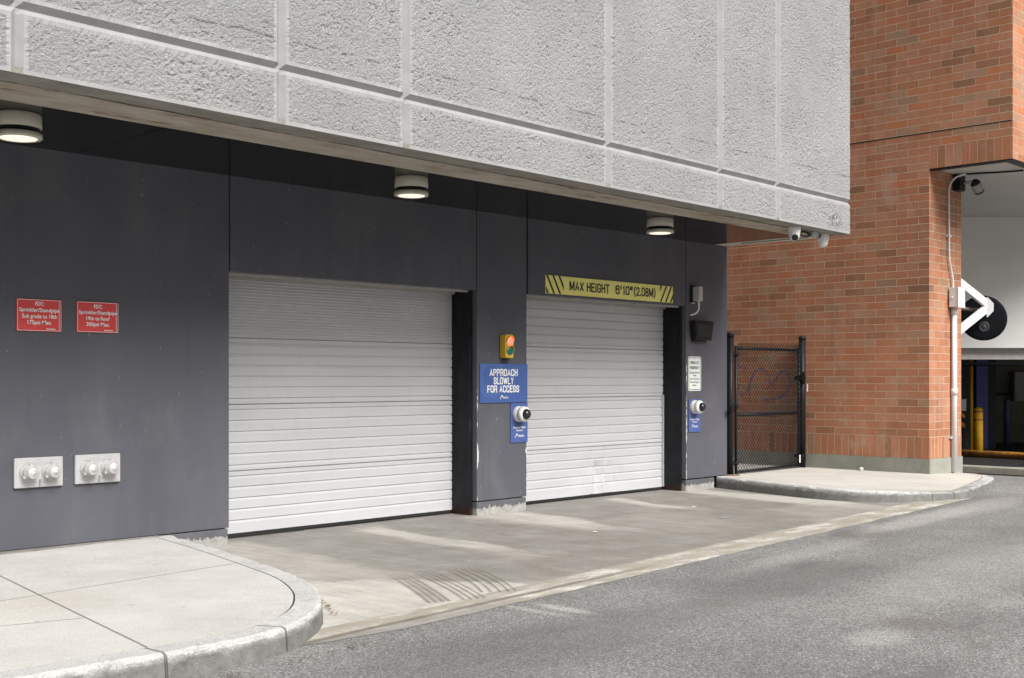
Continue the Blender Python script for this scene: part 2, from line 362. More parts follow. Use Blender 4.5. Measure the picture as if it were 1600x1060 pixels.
def m_brick(name, bw=0.303, rh=0.1, off=0.5, hue=0):
    m = NT(name)
    uv = m.tc.outputs['UV']
    o = m.obj()
    wob = m.n('ShaderNodeVectorMath', {0: uv, 1: m.n('ShaderNodeVectorMath', {0: m.n('ShaderNodeTexNoise', {'Vector': uv, 'Scale': 3.0}).outputs['Color'], 1: (0.012, 0.008, 0)}, operation='MULTIPLY').outputs[0]}, operation='ADD').outputs[0]
    bt = m.n('ShaderNodeTexBrick', {'Vector': wob, 'Color1': (0, 0, 0, 1), 'Color2': (1, 1, 1, 1), 'Mortar': (0.5, 0.5, 0.5, 1), 'Scale': 1.0,
             'Mortar Size': 0.0046, 'Mortar Smooth': 0.25, 'Bias': 0.0, 'Brick Width': bw, 'Row Height': rh}, offset=off, offset_frequency=2, squash=1.0)
    r = m.n('ShaderNodeSeparateColor', {'Color': bt.outputs['Color']}).outputs[0]
    c = m.ramp(r, [(0.0, (0.225, 0.110, 0.058)), (0.06, (0.325, 0.138, 0.072)), (0.24, (0.415, 0.153, 0.075)), (0.42, (0.395, 0.165, 0.090)), (0.56, (0.435, 0.180, 0.097)),
                   (0.72, (0.425, 0.200, 0.120)), (0.82, (0.455, 0.145, 0.060)), (0.90, (0.41, 0.218, 0.138)), (0.96, (0.31, 0.180, 0.112)), (1.0, (0.38, 0.21, 0.135))])
    tex = m.noise(m.obj((1, 1, 2.2)), 26, 6, 0.72)
    c = m.mix(0.30, c, m.ramp(tex, [(0.3, 0.22), (0.7, 0.78)]), 'OVERLAY')
    big = m.noise(m.obj(loc=(4, 2, 9)), 0.6, 6, 0.65)
    c = m.mix(0.40, c, m.ramp(big, [(0.3, 0.25), (0.7, 0.75)]), 'OVERLAY')
    x, y, z = m.xyz()
    low = m.math('ADD', 0.36, m.math('MULTIPLY', m.step(z, 2.6, 0.5), 0.42))
    blo = m.step(m.noise(m.obj((1.1, 1.1, 0.8)), 3.2, 7, 0.75), 0.50, 0.70)
    c = m.mix(m.math('MULTIPLY', blo, low), c, (0.50, 0.345, 0.245))
    c = m.mix(0.12, c, (0.50, 0.33, 0.22))
    stn = m.step(m.noise(m.obj((1.6, 1.6, .35), loc=(8, 1, 3)), 1.5, 6, 0.7), 0.52, 0.70)
    c = m.mix(m.math('MULTIPLY', stn, 0.35), c, (0.17, 0.085, 0.050))
    drip = m.math('MULTIPLY', m.step(m.noise(m.obj((6, 6, 1.1), loc=(1, 3, 0)), 3.0, 5, 0.7), 0.66, 0.74), 0.4)
    c = m.mix(drip, c, (0.48, 0.42, 0.37))
    pa = m.math('DIVIDE', m.math('SUBTRACT', y, 0.56), 0.15); pb = m.math('DIVIDE', m.math('SUBTRACT', z, 3.98), 0.34)
    pm = m.math('ADD', m.math('ADD', m.math('MULTIPLY', pa, pa), m.math('MULTIPLY', pb, pb)), m.math('MULTIPLY', m.math('SUBTRACT', m.noise(o, 9, 6, 0.8), 0.5), 5.0))
    c = m.mix(m.math('MULTIPLY', m.step(pm, 0.9, -0.2), 0.35), c, (0.47, 0.41, 0.37))
    mort = m.ramp(m.noise(o, 5, 5), [(0.3, (0.54, 0.385, 0.27)), (0.7, (0.70, 0.54, 0.41))])
    c = m.mix(bt.outputs['Fac'], c, mort)
    prot = m.math('ADD', m.math('MULTIPLY', r, 0.35), m.math('MULTIPLY', m.math('SUBTRACT', 1.0, bt.outputs['Fac']), 1.0))
    nb = m.bump(prot, 0.012, 1.0)
    nb = m.bump(tex, 0.003, 0.6, nb)
    return m.done(c, 0.85, nb, 0.25)

def m_render_wall():
    m = NT('pale_render')
    o = m.obj()
    c = m.ramp(m.noise(o, 1.0, 5), [(0.3, (0.68, 0.68, 0.66)), (0.7, (0.76, 0.76, 0.74))])
    return m.done(c, 0.85, m.bump(m.noise(o, 45, 4, 0.7), 0.003), 0.2)

def m_tyre():
    m = NT('damp_tyre_trace')
    k = m.step(m.noise(m.obj(), 1.6, 3, 0.6), 0.15, 0.45)
    tr = m.n('ShaderNodeBsdfTransparent')
    fd = m.step(m.math('ADD', m.xyz()[1], m.math('MULTIPLY', m.noise(m.obj(), 5, 3), 0.3)), 6.72, 6.15)
    mx = m.n('ShaderNodeMixShader', {0: m.math('MULTIPLY', m.math('MULTIPLY', k, fd), 0.4), 1: tr.outputs[0], 2: m.b.outputs[0]})
    m.t.links.new(mx.outputs[0], m.out.inputs['Surface'])
    return m.done((0.17, 0.15, 0.12), 0.8, None, 0.2)

def m_spray(name, c):
    m = NT(name)
    k = m.step(m.noise(m.obj(), 22, 5, 0.7), 0.30, 0.62)
    tr = m.n('ShaderNodeBsdfTransparent')
    mx = m.n('ShaderNodeMixShader', {0: m.math('MULTIPLY', k, 0.85), 1: tr.outputs[0], 2: m.b.outputs[0]})
    m.t.links.new(mx.outputs[0], m.out.inputs['Surface'])
    return m.done(c, 0.8, None, 0.2)

def m_stripes(name, ca, cb, pitch, ang, sharp=0.02):
    m = NT(name)
    v = m.obj(rot=(0, ang, 0))
    x = m.n('ShaderNodeSeparateXYZ', {'Vector': v}).outputs[0]
    f = m.math('FRACT', m.math('DIVIDE', x, pitch))
    return m.done(m.mix(m.step(f, 0.5 - sharp, 0.5 + sharp), ca, cb), 0.5)

def m_glow(name, c, e):
    m = NT(name)
    m.b.inputs['Emission Color'].default_value = (*c, 1)
    m.b.inputs['Emission Strength'].default_value = e
    return m.done(c, 0.4)

def m_blue():
    m = NT('blue_sign_face')
    x, y, z = m.xyz()
    v = m.n('ShaderNodeMapping', {'Vector': m.tc.outputs['Object'], 'Location': (0.195, 0, -0.07)}).outputs[0]
    ln = m.n('ShaderNodeVectorMath', {0: v}, operation='LENGTH').outputs['Value']
    ring = m.step(m.math('ABSOLUTE', m.math('SUBTRACT', ln, 0.17)), 0.05, 0.04)
    c = m.mix(m.math('MULTIPLY', ring, 0.4), (0.058, 0.110, 0.315), (0.085, 0.165, 0.39))
    return m.done(c, 0.35, None, 0.5)

# joints in the left sidewalk slab: a*x + b*y + c = 0 ; limit: keep where p*x + q*y + r < 0
def line(p, q):
    d = Vector((q[0] - p[0], q[1] - p[1])).normalized()
    a, b = -d.y, d.x
    return a, b, -(a * p[0] + b * p[1])
J1 = line((2.86, 5.0), (3.41, 8.63))
J1n = J1 if (J1[0] * 0 + J1[1] * 7 + J1[2]) < 0 else tuple(-v for v in J1)
JOINTS = [(*J1, None), (*line((2.6, 6.74), (4.51, 7.01)), None), (*line((2.605, 6.10), (2.97, 6.0)), J1n), (*line((0.2, 5.0), (0.75, 8.63)), None), (*line((-2.4, 5.0), (-1.85, 8.63)), None)]

KJ = [(*line((2.89, 4.9), (2.86, 5.2)), None), (*line((3.66, 5.0), (3.50, 5.25)), None), (*line((0.2, 4.9), (0.22, 5.2)), None), (*line((14.6, 5.5), (14.5, 6.2)), None), (*line((13.45, 5.6), (13.5, 6.0)), None), (*line((13.1, 5.75), (13.2, 6.1)), None)]

M = dict(
    precast=m_precast(), joint=m_joint(), lip=m_lip(), wall=m_dark_wall(), chip=m_chipped_edge(), plinth=m_plinth(), soffit=m_soffit(),
    door=m_door(), jamb=m_jamb(), drive=m_drive(), gutter=m_gutter(), asphalt=m_asphalt(),
    sidewalk=m_concrete('pale_sidewalk_concrete', (0.41, 0.40, 0.375), (0.575, 0.57, 0.545), 1.3, joints=JOINTS),
    island=m_concrete('sand_sidewalk_concrete', (0.43, 0.41, 0.37), (0.56, 0.54, 0.50), 1.8),
    kerb=m_concrete('weathered_kerb_concrete', (0.42, 0.418, 0.41), (0.60, 0.598, 0.59), 4.0, speck=0.4, bumpd=0.008, dirt_shade=(0.07, 0.132, (0.165, 0.163, 0.155)), joints=KJ),
    base=m_concrete('grey_base_concrete', (0.24, 0.245, 0.21), (0.36, 0.355, 0.315), 3.0, bumpd=0.006),
    slab=simple('light_concrete_edge', (0.5, 0.49, 0.45), 0.8),
    brick=m_brick('red_brick'), soldier=m_brick('red_brick_soldier', 0.105, 0.29, 0.0),
    black=simple('black_coated_steel', (0.011, 0.012, 0.015), 0.45, 0.3, 20, spec=0.25), rubber=simple('black_rubber', (0.012, 0.012, 0.013), 0.7),
    render=m_render_wall(), ceil=simple('grey_white_ceiling', (0.52, 0.51, 0.49), 0.9, 0.06, 2),
    fascia=simple('grey_lintel_paint', (0.42, 0.41, 0.39), 0.8),
    white=simple('white_plastic', (0.72, 0.72, 0.71), 0.4, 0.04), pale=simple('pale_grey_pvc', (0.66, 0.66, 0.68), 0.45, 0.05),
    cream=simple('cream_lamp_housing', (0.50, 0.48, 0.40), 0.4, 0.06), lens=m_glow('lit_lamp_lens', (1.0, 0.91, 0.78), 0.34),
    dome=simple('smoked_dome', (0.02, 0.02, 0.024), 0.08, 0.1), darkglass=simple('dark_lens', (0.01, 0.012, 0.012), 0.06),
    red=simple('red_sign_face', (0.60, 0.055, 0.055), 0.4, 0.10, 5), blue=m_blue(), blueedge=simple('blue_sign_panel', (0.065, 0.105, 0.29), 0.4, 0.06, 5),
    yellow=simple('yellow_sign_face', (0.92, 0.86, 0.27), 0.4, 0.05, 6), signwhite=simple('white_sign_face', (0.74, 0.77, 0.75), 0.35, 0.03), letw=simple('white_lettering', (0.80, 0.80, 0.80), 0.5, 0.02),
    letb=simple('black_lettering', (0.02, 0.02, 0.02), 0.6), letg=simple('dark_green_lettering', (0.02, 0.05, 0.04), 0.6),
    alu=simple('bare_aluminium', (0.60, 0.60, 0.61), 0.38, 0.06, 14, metal=0.35), silver=simple('silver_painted_metal', (0.56, 0.56, 0.55), 0.42, 0.1, 14, metal=0.25),
    tly=simple('yellow_plastic', (0.66, 0.43, 0.05), 0.4, 0.05), tlr=m_glow('red_signal_lens', (1.0, 0.16, 0.10), 0.75), tlg=simple('green_signal_lens', (0.01, 0.17, 0.12), 0.2),
    bol=simple('yellow_bollard_paint', (0.75, 0.42, 0.02), 0.5, 0.1), redband=simple('red_band', (0.35, 0.02, 0.02), 0.5), bluep=simple('deep_blue_paint', (0.04, 0.048, 0.26), 0.5, 0.15), teal=simple('slate_blue_paint', (0.04, 0.085, 0.16), 0.5, 0.15),
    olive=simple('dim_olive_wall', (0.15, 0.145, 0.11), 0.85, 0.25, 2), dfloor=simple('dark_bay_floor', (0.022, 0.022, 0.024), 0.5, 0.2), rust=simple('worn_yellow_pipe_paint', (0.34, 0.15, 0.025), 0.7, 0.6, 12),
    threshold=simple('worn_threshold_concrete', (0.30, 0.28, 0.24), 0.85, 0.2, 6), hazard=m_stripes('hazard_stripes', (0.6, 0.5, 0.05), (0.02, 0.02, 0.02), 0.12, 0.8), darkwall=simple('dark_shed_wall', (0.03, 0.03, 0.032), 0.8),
    mstl=m_stripes('black_yellow_stripes_left', (0.62, 0.55, 0.10), (0.035, 0.03, 0.02), 0.085, -0.45), mstr=m_stripes('black_yellow_stripes_right', (0.62, 0.55, 0.10), (0.035, 0.03, 0.02), 0.085, 0.45),
    mirror=simple('black_mirror_back', (0.004, 0.0045, 0.006), 0.5, 0.3, 6, spec=0.04), purple=m_spray('purple_spray_paint', (0.22, 0.13, 0.44)), bluespray=m_spray('blue_spray_paint', (0.22, 0.26, 0.52)),
    tyre=m_tyre(), paper=simple('white_paper', (0.75, 0.75, 0.74), 0.8, 0.05), bluepaper=simple('pale_blue_paper', (0.30, 0.37, 0.46), 0.8), leaf=simple('dry_brown_leaf', (0.15, 0.09, 0.045), 0.9, 0.4, 30), stone=simple('pale_stone', (0.52, 0.47, 0.42), 0.9, 0.2, 30),
    greymetal=simple('galvanised_plank', (0.34, 0.36, 0.37), 0.5, 0.12, 20), mortar=m_concrete('rough_mortar_strip', (0.20, 0.195, 0.175), (0.42, 0.40, 0.36), 9.0, speck=0.4, bumpd=0.02),
    cabinet=simple('grey_cabinet_paint', (0.30, 0.30, 0.29), 0.5),
)

# ------------------------------------------------------------------ mesh helpers
def box(bm, x0, x1, y0, y1, z0, z1, bev=0.0, seg=2):
    v = [bm.verts.new(p) for p in ((x0, y0, z0), (x1, y0, z0), (x1, y1, z0), (x0, y1, z0), (x0, y0, z1), (x1, y0, z1), (x1, y1, z1), (x0, y1, z1))]
    fs = [bm.faces.new([v[i] for i in q]) for q in ((0, 3, 2, 1), (4, 5, 6, 7), (0, 1, 5, 4), (1, 2, 6, 5), (2, 3, 7, 6), (3, 0, 4, 7))]
    if bev:
        bmesh.ops.bevel(bm, geom=list({e for f in fs for e in f.edges}), offset=bev, segments=seg, affect='EDGES')
    return bm

def frame_for(d):
    d = d.normalized()
    u = d.cross(Vector((0, 0, 1)))
    if u.length < 1e-4:
        u = Vector((1, 0, 0))
    u.normalize()
    return u, d.cross(u).normalized()

def lathe(bm, p, axis, prof, n=24, cap0=True, cap1=True):
    p = Vector(p); d = Vector(axis).normalized()
    u, v = frame_for(d)
    rings = []
    for t, r in prof:
        rings.append([bm.verts.new(p + d * t + (u * cos(2 * pi * i / n) + v * sin(2 * pi * i / n)) * max(r, 1e-5)) for i in range(n)])
    for a, b in zip(rings, rings[1:]):
        for i in range(n):
            f = bm.faces.new((a[i], a[(i + 1) % n], b[(i + 1) % n], b[i])); f.smooth = True
    if cap0: bm.faces.new(list(reversed(rings[0])))
    if cap1: bm.faces.new(rings[-1])
    return bm

def cyl(bm, p0, p1, r, n=20):
    p0, p1 = Vector(p0), Vector(p1)
    return lathe(bm, p0, p1 - p0, [(0, r), ((p1 - p0).length, r)], n)

def tube(bm, pts, r, n=8, caps=True):
    pts = [Vector(p) for p in pts]
    u = None; rings = []
    for i, p in enumerate(pts):
        d = (pts[min(i + 1, len(pts) - 1)] - pts[max(i - 1, 0)]).normalized()
        if u is None:
            u, _ = frame_for(d)
        u = (u - d * u.dot(d)).normalized()
        v = d.cross(u)
        rings.append([bm.verts.new(p + (u * cos(2 * pi * k / n) + v * sin(2 * pi * k / n)) * r) for k in range(n)])
    for a, b in zip(rings, rings[1:]):
        for k in range(n):
            f = bm.faces.new((a[k], a[(k + 1) % n], b[(k + 1) % n], b[k])); f.smooth = n > 5
    if caps:
        bm.faces.new(list(reversed(rings[0]))); bm.faces.new(rings[-1])
    return bm

def quad(bm, a, b, c, d):
    return bm.faces.new([bm.verts.new(p) for p in (a, b, c, d)])

def smooth_path(pts, k=6):
    pts = [Vector(p) for p in pts]; out = []
    for i in range(len(pts) - 1):
        p0, p1, p2, p3 = pts[max(i - 1, 0)], pts[i], pts[i + 1], pts[min(i + 2, len(pts) - 1)]
        for j in range(k):
            t = j / k
            out.append(0.5 * ((2 * p1) + (p2 - p0) * t + (2 * p0 - 5 * p1 + 4 * p2 - p3) * t * t + (3 * p1 - p0 - 3 * p2 + p3) * t ** 3))
    out.append(pts[-1])
    return out

def BM():
    return bmesh.new()

def obj(name, bm, mat, parent=None, label=None):
    """one mesh object; vertices are given in world metres, re-based on the thing that owns it"""
    me = bpy.data.meshes.new(name)
    if parent is not None:
        r = parent
        while r.parent is not None:
            r = r.parent
        off = Vector(r.location)
        if off.length:
            bmesh.ops.translate(bm, verts=bm.verts, vec=-off)
    bmesh.ops.recalc_face_normals(bm, faces=bm.faces)
    bm.to_mesh(me); bm.free()
    for m in (mat if isinstance(mat, (list, tuple)) else [mat]):
        me.materials.append(m)
    o = bpy.data.objects.new(name, me)
    COL.objects.link(o)
    if parent is not None: o.parent = parent
    if label: o['label'] = label
    return o

def tag(o, label, cat, group=None):
    o['label'] = label; o['category'] = cat
    if group: o['group'] = group
    return o

def thing(name, loc, label, cat, group=None):
    o = bpy.data.objects.new(name, None)
    o.empty_display_size = 0.2
    o.location = loc
    COL.objects.link(o)
    return tag(o, label, cat, group)

def struct(name, bm, mat, kind='structure'):
    o = obj(name, bm, mat); o['kind'] = kind
    return o

def dup(root, loc, label):
    r = root.copy(); COL.objects.link(r); r.location = loc; r['label'] = label
    for ch in list(root.children):
        c = ch.copy(); COL.objects.link(c); c.parent = r
        for g in list(ch.children):
            d = g.copy(); COL.objects.link(d); d.parent = c
    return r

def letters(name, lines, mat, parent, y, bold=0.012):
    """lines: (text, centre x, baseline z, cap height, width). Flat letters standing on a face that looks to -Y."""
    bm = BM()
    for s, cx, z, h, wd in lines:
        cu = bpy.data.curves.new('tmp', 'FONT')
        cu.body = s; cu.size = 1.0; cu.offset = bold; cu.extrude = 0.0
        to = bpy.data.objects.new('tmp', cu)
        COL.objects.link(to)
        bpy.context.view_layer.update()
        me = bpy.data.meshes.new_from_object(to.evaluated_get(bpy.context.evaluated_depsgraph_get()))
        xs = [v.co.x for v in me.vertices]
        cap = 0.69
        x0, x1 = min(xs), max(xs)
        sx, sz = wd / (x1 - x0), h / cap
        for v in me.vertices:
            v.co = Vector((cx + (v.co.x - (x0 + x1) / 2) * sx, y, z + v.co.y * sz))
        bm.from_mesh(me)
        bpy.data.objects.remove(to); bpy.data.curves.remove(cu); bpy.data.meshes.remove(me)
    return obj(name, bm, mat, parent)

OO = [(.5, 0), (.75, 0), (.93, .07), (1, .22), (1, .78), (.93, .93), (.75, 1), (.25, 1), (.07, .93), (0, .78), (0, .22), (.07, .07), (.25, 0), (.5, 0)]
CC = [(1, .74), (1, .80), (.93, .93), (.75, 1), (.25, 1), (.07, .93), (0, .78), (0, .22), (.07, .07), (.25, 0), (.75, 0), (.93, .07), (1, .20), (1, .26)]
PP = [(0, 0), (0, 1), (.7, 1), (.9, .95), (1, .83), (1, .65), (.9, .52), (.7, .47), (.08, .47)]
GLYPH = {'A': (1.02, [[(0, 0), (.5, 1), (1, 0)], [(.2, .30), (.8, .30)]]), 'C': (1, [CC]), 'E': (.86, [[(1, 0), (0, 0), (0, 1), (1, 1)], [(.1, .52), (.9, .52)]]),
    'F': (.82, [[(0, 0), (0, 1), (1, 1)], [(.1, .5), (.85, .5)]]), 'G': (1, [CC[:13] + [(1, .44), (.6, .44)]]), 'H': (.98, [[(0, 0), (0, 1)], [(1, 0), (1, 1)], [(.1, .52), (.9, .52)]]),
    'I': (.12, [[(.5, 0), (.5, 1)]]), 'L': (.8, [[(0, 1), (0, 0), (1, 0)]]), 'M': (1.35, [[(0, 0), (0, 1)], [(1, 0), (1, 1)], [(.06, 1), (.5, .06)], [(.94, 1), (.5, .06)]]), 'O': (1, [OO]), 'P': (.95, [PP]),
    'R': (1, [PP, [(.55, .44), (.86, .34), (.95, .2), (1, 0)]]), 'S': (.95, [[(1, .74), (.97, .88), (.85, .97), (.7, 1), (.3, 1), (.12, .96), (.03, .85), (.03, .7), (.12, .59), (.3, .54), (.7, .47), (.9, .41), (1, .29), (1, .16), (.9, .04), (.7, 0), (.3, 0), (.12, .04), (.02, .14), (0, .27)]]),
    'T': (.92, [[(0, 1), (1, 1)], [(.5, 0), (.5, .95)]]), 'V': (1, [[(0, 1), (.5, 0), (1, 1)]]), 'W': (1.6, [[(0, 1), (.26, 0)], [(.26, 0), (.5, .95)], [(.5, .95), (.74, 0)], [(.74, 0), (1, 1)]]), 'X': (1, [[(0, 0), (1, 1)], [(0, 1), (.46, .54)], [(.54, .46), (1, 0)]]),
    'Y': (1, [[(0, 1), (.5, .45), (1, 1)], [(.5, 0), (.5, .40)]]), '0': (.9, [OO]), '1': (.5, [[(.1, .74), (.8, 1), (.8, 0)]]),
    '2': (.9, [[(.02, .70), (.04, .88), (.2, .98), (.5, 1), (.8, .98), (.97, .86), (.97, .66), (.85, .5), (.12, .14), (0, 0), (1, 0)]]),
    '6': (.9, [[(.96, .78), (.9, .93), (.75, 1), (.25, 1), (.07, .93), (0, .78), (0, .22), (.07, .07), (.25, 0), (.75, 0), (.93, .07), (1, .2), (1, .42), (.93, .55), (.75, .6), (.25, .6), (.1, .54)]]),
    '8': (.9, [[(.5, .53), (.25, .55), (.06, .65), (.06, .9), (.25, 1), (.75, 1), (.94, .9), (.94, .65), (.75, .55), (.5, .53), (.2, .48), (0, .36), (0, .12), (.2, 0), (.8, 0), (1, .12), (1, .36), (.8, .48), (.5, .53)]]),
    "'": (.1, [[(.5, 1), (.5, .68)]]), '"': (.42, [[(0, 1), (0, .68)], [(1, 1), (1, .68)]]), '(': (.36, [[(1, 1.12), (.4, .92), (0, .62), (0, .3), (.4, 0), (1, -.2)]]), ')': (.36, [[(0, 1.12), (.6, .92), (1, .62), (1, .3), (.6, 0), (0, -.2)]]),
    '.': (.1, [[(.5, -.02), (.5, .10)]]), ' ': (.30, [])}

def stroke_letters(bm, s, cx, z, h, wd, y, th=.165, wid=.46, gap=.235):
    """condensed grotesque capitals drawn as flat strips of one thickness"""
    adv = 0; place = []
    for ch in s:
        w0, st = GLYPH[ch]
        place.append((adv, w0 * wid, st)); adv += w0 * wid + gap
    tot = adv - gap + th
    sx = wd / tot; k = 0
    for x0, w0, st in place:
        for pl in st:
            pts = [Vector((x0 + th / 2 + p[0] * w0, th / 2 + p[1] * (1 - th))) for p in pl]
            closed = (pts[0] - pts[-1]).length < 1e-6
            if closed: pts = pts[:-1]
            L = []; n = len(pts)
            for i, p in enumerate(pts):
                a = pts[i - 1] if (i or closed) else None
                b = pts[(i + 1) % n] if (i < n - 1 or closed) else None
                d1 = (p - a).normalized() if a is not None else (b - p).normalized()
                d2 = (b - p).normalized() if b is not None else d1
                n1 = Vector((-d1.y, d1.x)); n2 = Vector((-d2.y, d2.x)); m_ = (n1 + n2)
                m_ = m_.normalized() if m_.length > .2 else n1
                q = min(1.7, 1 / max(.4, m_.dot(n1))) * th / 2
                e = Vector((0, 0))
                if a is None: e = -d2 * th / 2 * (.98 if abs(d2.y) > .98 or abs(d2.x) > .98 else .3)
                if b is None: e = d1 * th / 2 * (.98 if abs(d1.y) > .98 or abs(d1.x) > .98 else .3)
                L.append((p + m_ * q + e, p - m_ * q + e))
            k += 1; yy = y - (k % 4) * .0002
            V = [tuple(bm.verts.new((cx + (v.x - tot / 2) * sx, yy, z + v.y * h)) for v in pr) for pr in L]
            rng = list(zip(V, V[1:])) + ([(V[-1], V[0])] if closed else [])
            for u, v in rng:
                bm.faces.new((u[0], u[1], v[1], v[0]))

def sign_text(lines, small, mat, parent, y):
    bm = BM()
    for s, cx, z, h, wd in lines: stroke_letters(bm, s, cx, z, h, wd, y)
    o = obj('lettering', bm, mat, parent)
    if small: letters('small_print', small, mat, parent, y - .0002, .010)
    return o

# ------------------------------------------------------------------ ground
bm = BM(); quad(bm, (-150, -150, 0), (150, -150, 0), (150, 150, 0), (-150, 150, 0))
struct('road', bm, M['asphalt'])

def edge_y(x):                       # line where asphalt meets the concrete gutter
    return 5.05 + 0.0745 * (x - 4.6)
bm = BM(); prev = None
for i in range(221):
    x = 3.72 + (13.75 - 3.72) * i / 220
    f = edge_y(x) + 0.115 * max(0, 1 - (x - 3.72) / 0.7) + 0.016 * noise.noise(Vector((x * 3.1, 0, 0))) + 0.010 * noise.noise(Vector((x * 13, 2, 0)))
    row = [bm.verts.new((x, f, 0.003)), bm.verts.new((x, f + .03, 0.006)), bm.verts.new((x, edge_y(x) + 0.34, 0.009))]
    if prev:
        for k in range(2): bm.faces.new((prev[k], row[k], row[k + 1], prev[k + 1]))
    prev = row
struct('gutter', bm, M['gutter'])
bm = BM()
n = 22
xs = [3.4 + (13.4 - 3.4) * i / n for i in range(n + 1)]
for a, b in zip(xs, xs[1:]):
    quad(bm, (a, edge_y(a) + 0.34, 0.009), (b, edge_y(b) + 0.34, 0.009), (b, 9.1, 0.004), (a, 9.1, 0.004))
struct('driveway', bm, M['drive'])

def kerb_and_slab(name_k, name_s, outer, width, gaps, slab_rest, mat_s, drop=0.02):
    """outer: (x, y, top z) along the kerb foot; slab_rest closes the slab outline; a real kerb with a rounded nose"""
    P = smooth_path([(x, y, z) for x, y, z in outer], 16)
    bm = BM(); rows = []; inner = []
    for i, p in enumerate(P):
        d = (P[min(i + 1, len(P) - 1)] - P[max(i - 1, 0)]); d.z = 0; d.normalize()
        nrm = Vector((-d.y, d.x, 0))           # to the left of travel = inwards
        wob = noise.noise(p * 2.3) * 0.006 + noise.noise(p * 9) * 0.005; chip = max(0, noise.noise(p * 6 + Vector((3, 3, 3))) - .18) * 0.05 + abs(noise.noise(p * 21)) * .006
        zt = p.z
        r = [p + nrm * wob + Vector((0, 0, -zt - 0.02)),
             p + nrm * (wob + drop * 0.5) + Vector((0, 0, -0.024)),
             p + nrm * (drop * .8 + wob + chip * .5) + Vector((0, 0, -0.009 - chip)),
             p + nrm * (drop + 0.012 + wob + chip * 1.3) + Vector((0, 0, -0.001 - chip * .2)),
             p + nrm * width, p + nrm * width + Vector((0, 0, -0.05))]
        g = gaps[0] + (gaps[1] - gaps[0]) * min(1, max(0, (i / len(P) - gaps[2]) * 12))
        inner.append(p + nrm * (width + g))
        rows.append([bm.verts.new(q) for q in r])
    for a, b in zip(rows, rows[1:]):
        for k in range(len(a) - 1):
            bm.faces.new((a[k], b[k], b[k + 1], a[k + 1]))
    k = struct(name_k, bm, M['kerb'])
    bm = BM()
    ring = [bm.verts.new(q) for q in inner[::2] + ([inner[-1]] if len(inner) % 2 == 0 else [])] + [bm.verts.new(q) for q in slab_rest]
    es = [bm.edges.new((ring[i], ring[(i + 1) % len(ring)])) for i in range(len(ring))]
    bmesh.ops.triangle_fill(bm, use_beauty=True, use_dissolve=False, edges=es)
    s = struct(name_s, bm, mat_s)
    return k, s

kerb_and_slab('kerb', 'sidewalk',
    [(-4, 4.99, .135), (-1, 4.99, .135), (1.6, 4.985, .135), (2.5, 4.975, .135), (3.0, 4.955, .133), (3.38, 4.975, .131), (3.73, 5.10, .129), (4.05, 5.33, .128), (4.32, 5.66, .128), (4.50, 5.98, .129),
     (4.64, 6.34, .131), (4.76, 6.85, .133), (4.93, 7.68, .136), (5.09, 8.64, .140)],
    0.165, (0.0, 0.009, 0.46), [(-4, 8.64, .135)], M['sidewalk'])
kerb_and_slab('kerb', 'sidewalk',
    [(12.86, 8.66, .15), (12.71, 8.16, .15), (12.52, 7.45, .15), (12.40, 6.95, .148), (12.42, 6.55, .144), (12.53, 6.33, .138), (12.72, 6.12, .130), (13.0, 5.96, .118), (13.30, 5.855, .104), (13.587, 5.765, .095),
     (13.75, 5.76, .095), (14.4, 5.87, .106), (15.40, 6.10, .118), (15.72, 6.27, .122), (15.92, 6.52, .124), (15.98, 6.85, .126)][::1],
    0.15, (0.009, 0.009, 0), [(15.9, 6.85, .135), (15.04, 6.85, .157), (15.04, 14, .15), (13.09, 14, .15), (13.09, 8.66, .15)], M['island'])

# rough mortar along the foot of the left wall
bm = BM()
prev = None
for i in range(90):
    x = -3.5 + 8.45 * i / 89
    wd = 0.05 + 0.16 * max(0, min(1, (4.9 - x) / 2.5)) * (0.6 + 0.8 * abs(noise.noise(Vector((x * 3, 0, 0))))) + 0.03 * noise.noise(Vector((x * 9, 4, 0)))
    row = [bm.verts.new((x, 8.634, 0.148)), bm.verts.new((x, 8.634 - wd * .5, 0.146 + 0.006 * noise.noise(Vector((x * 11, 1, 0))))), bm.verts.new((x, 8.634 - wd, 0.1365))]
    if prev:
        for k in range(2): bm.faces.new((prev[k], row[k], row[k + 1], prev[k + 1]))
    prev = row
struct('ground_mortar', bm, M['mortar'])

# damp tyre traces across the gutter
bm = BM()
def trace(p0, p1, p2, wid, stripes):
    a, b, c = Vector(p0), Vector(p1), Vector(p2)
    for s in stripes:
        prev = None
        for i in range(25):
            t = i / 24
            q = a * (1 - t) ** 2 + b * 2 * t * (1 - t) + c * t * t
            d = ((b - a) * (1 - t) + (c - b) * t).normalized()
            nn = Vector((-d.y, d.x, 0))
            l = q + nn * (s[0] * wid); r = q + nn * (s[1] * wid)
            row = [bm.verts.new((l.x, l.y, 0.0135)), bm.verts.new((r.x, r.y, 0.0135))]
            if prev: bm.faces.new((prev[0], prev[1], row[1], row[0]))
            prev = row
ST = [(-.5, -.32), (-.25, -.06), (0, .20), (.27, .42)]
trace((5.66, 6.66, 0), (5.38, 5.98, 0), (5.06, 5.44, 0), 0.17, ST)
trace((5.84, 6.62, 0), (5.62, 5.95, 0), (5.28, 5.36, 0), 0.16, [(-.5, -.36), (-.2, -.08), (.1, .22), (.4, .5)])
trace((6.05, 6.3, 0), (5.85, 5.8, 0), (5.56, 5.42, 0), 0.24, [(-.5, -.42), (-.25, -.18), (0, .07), (.25, .31), (.45, .5)])
struct('driveway_tyre_marks', bm, M['tyre'])

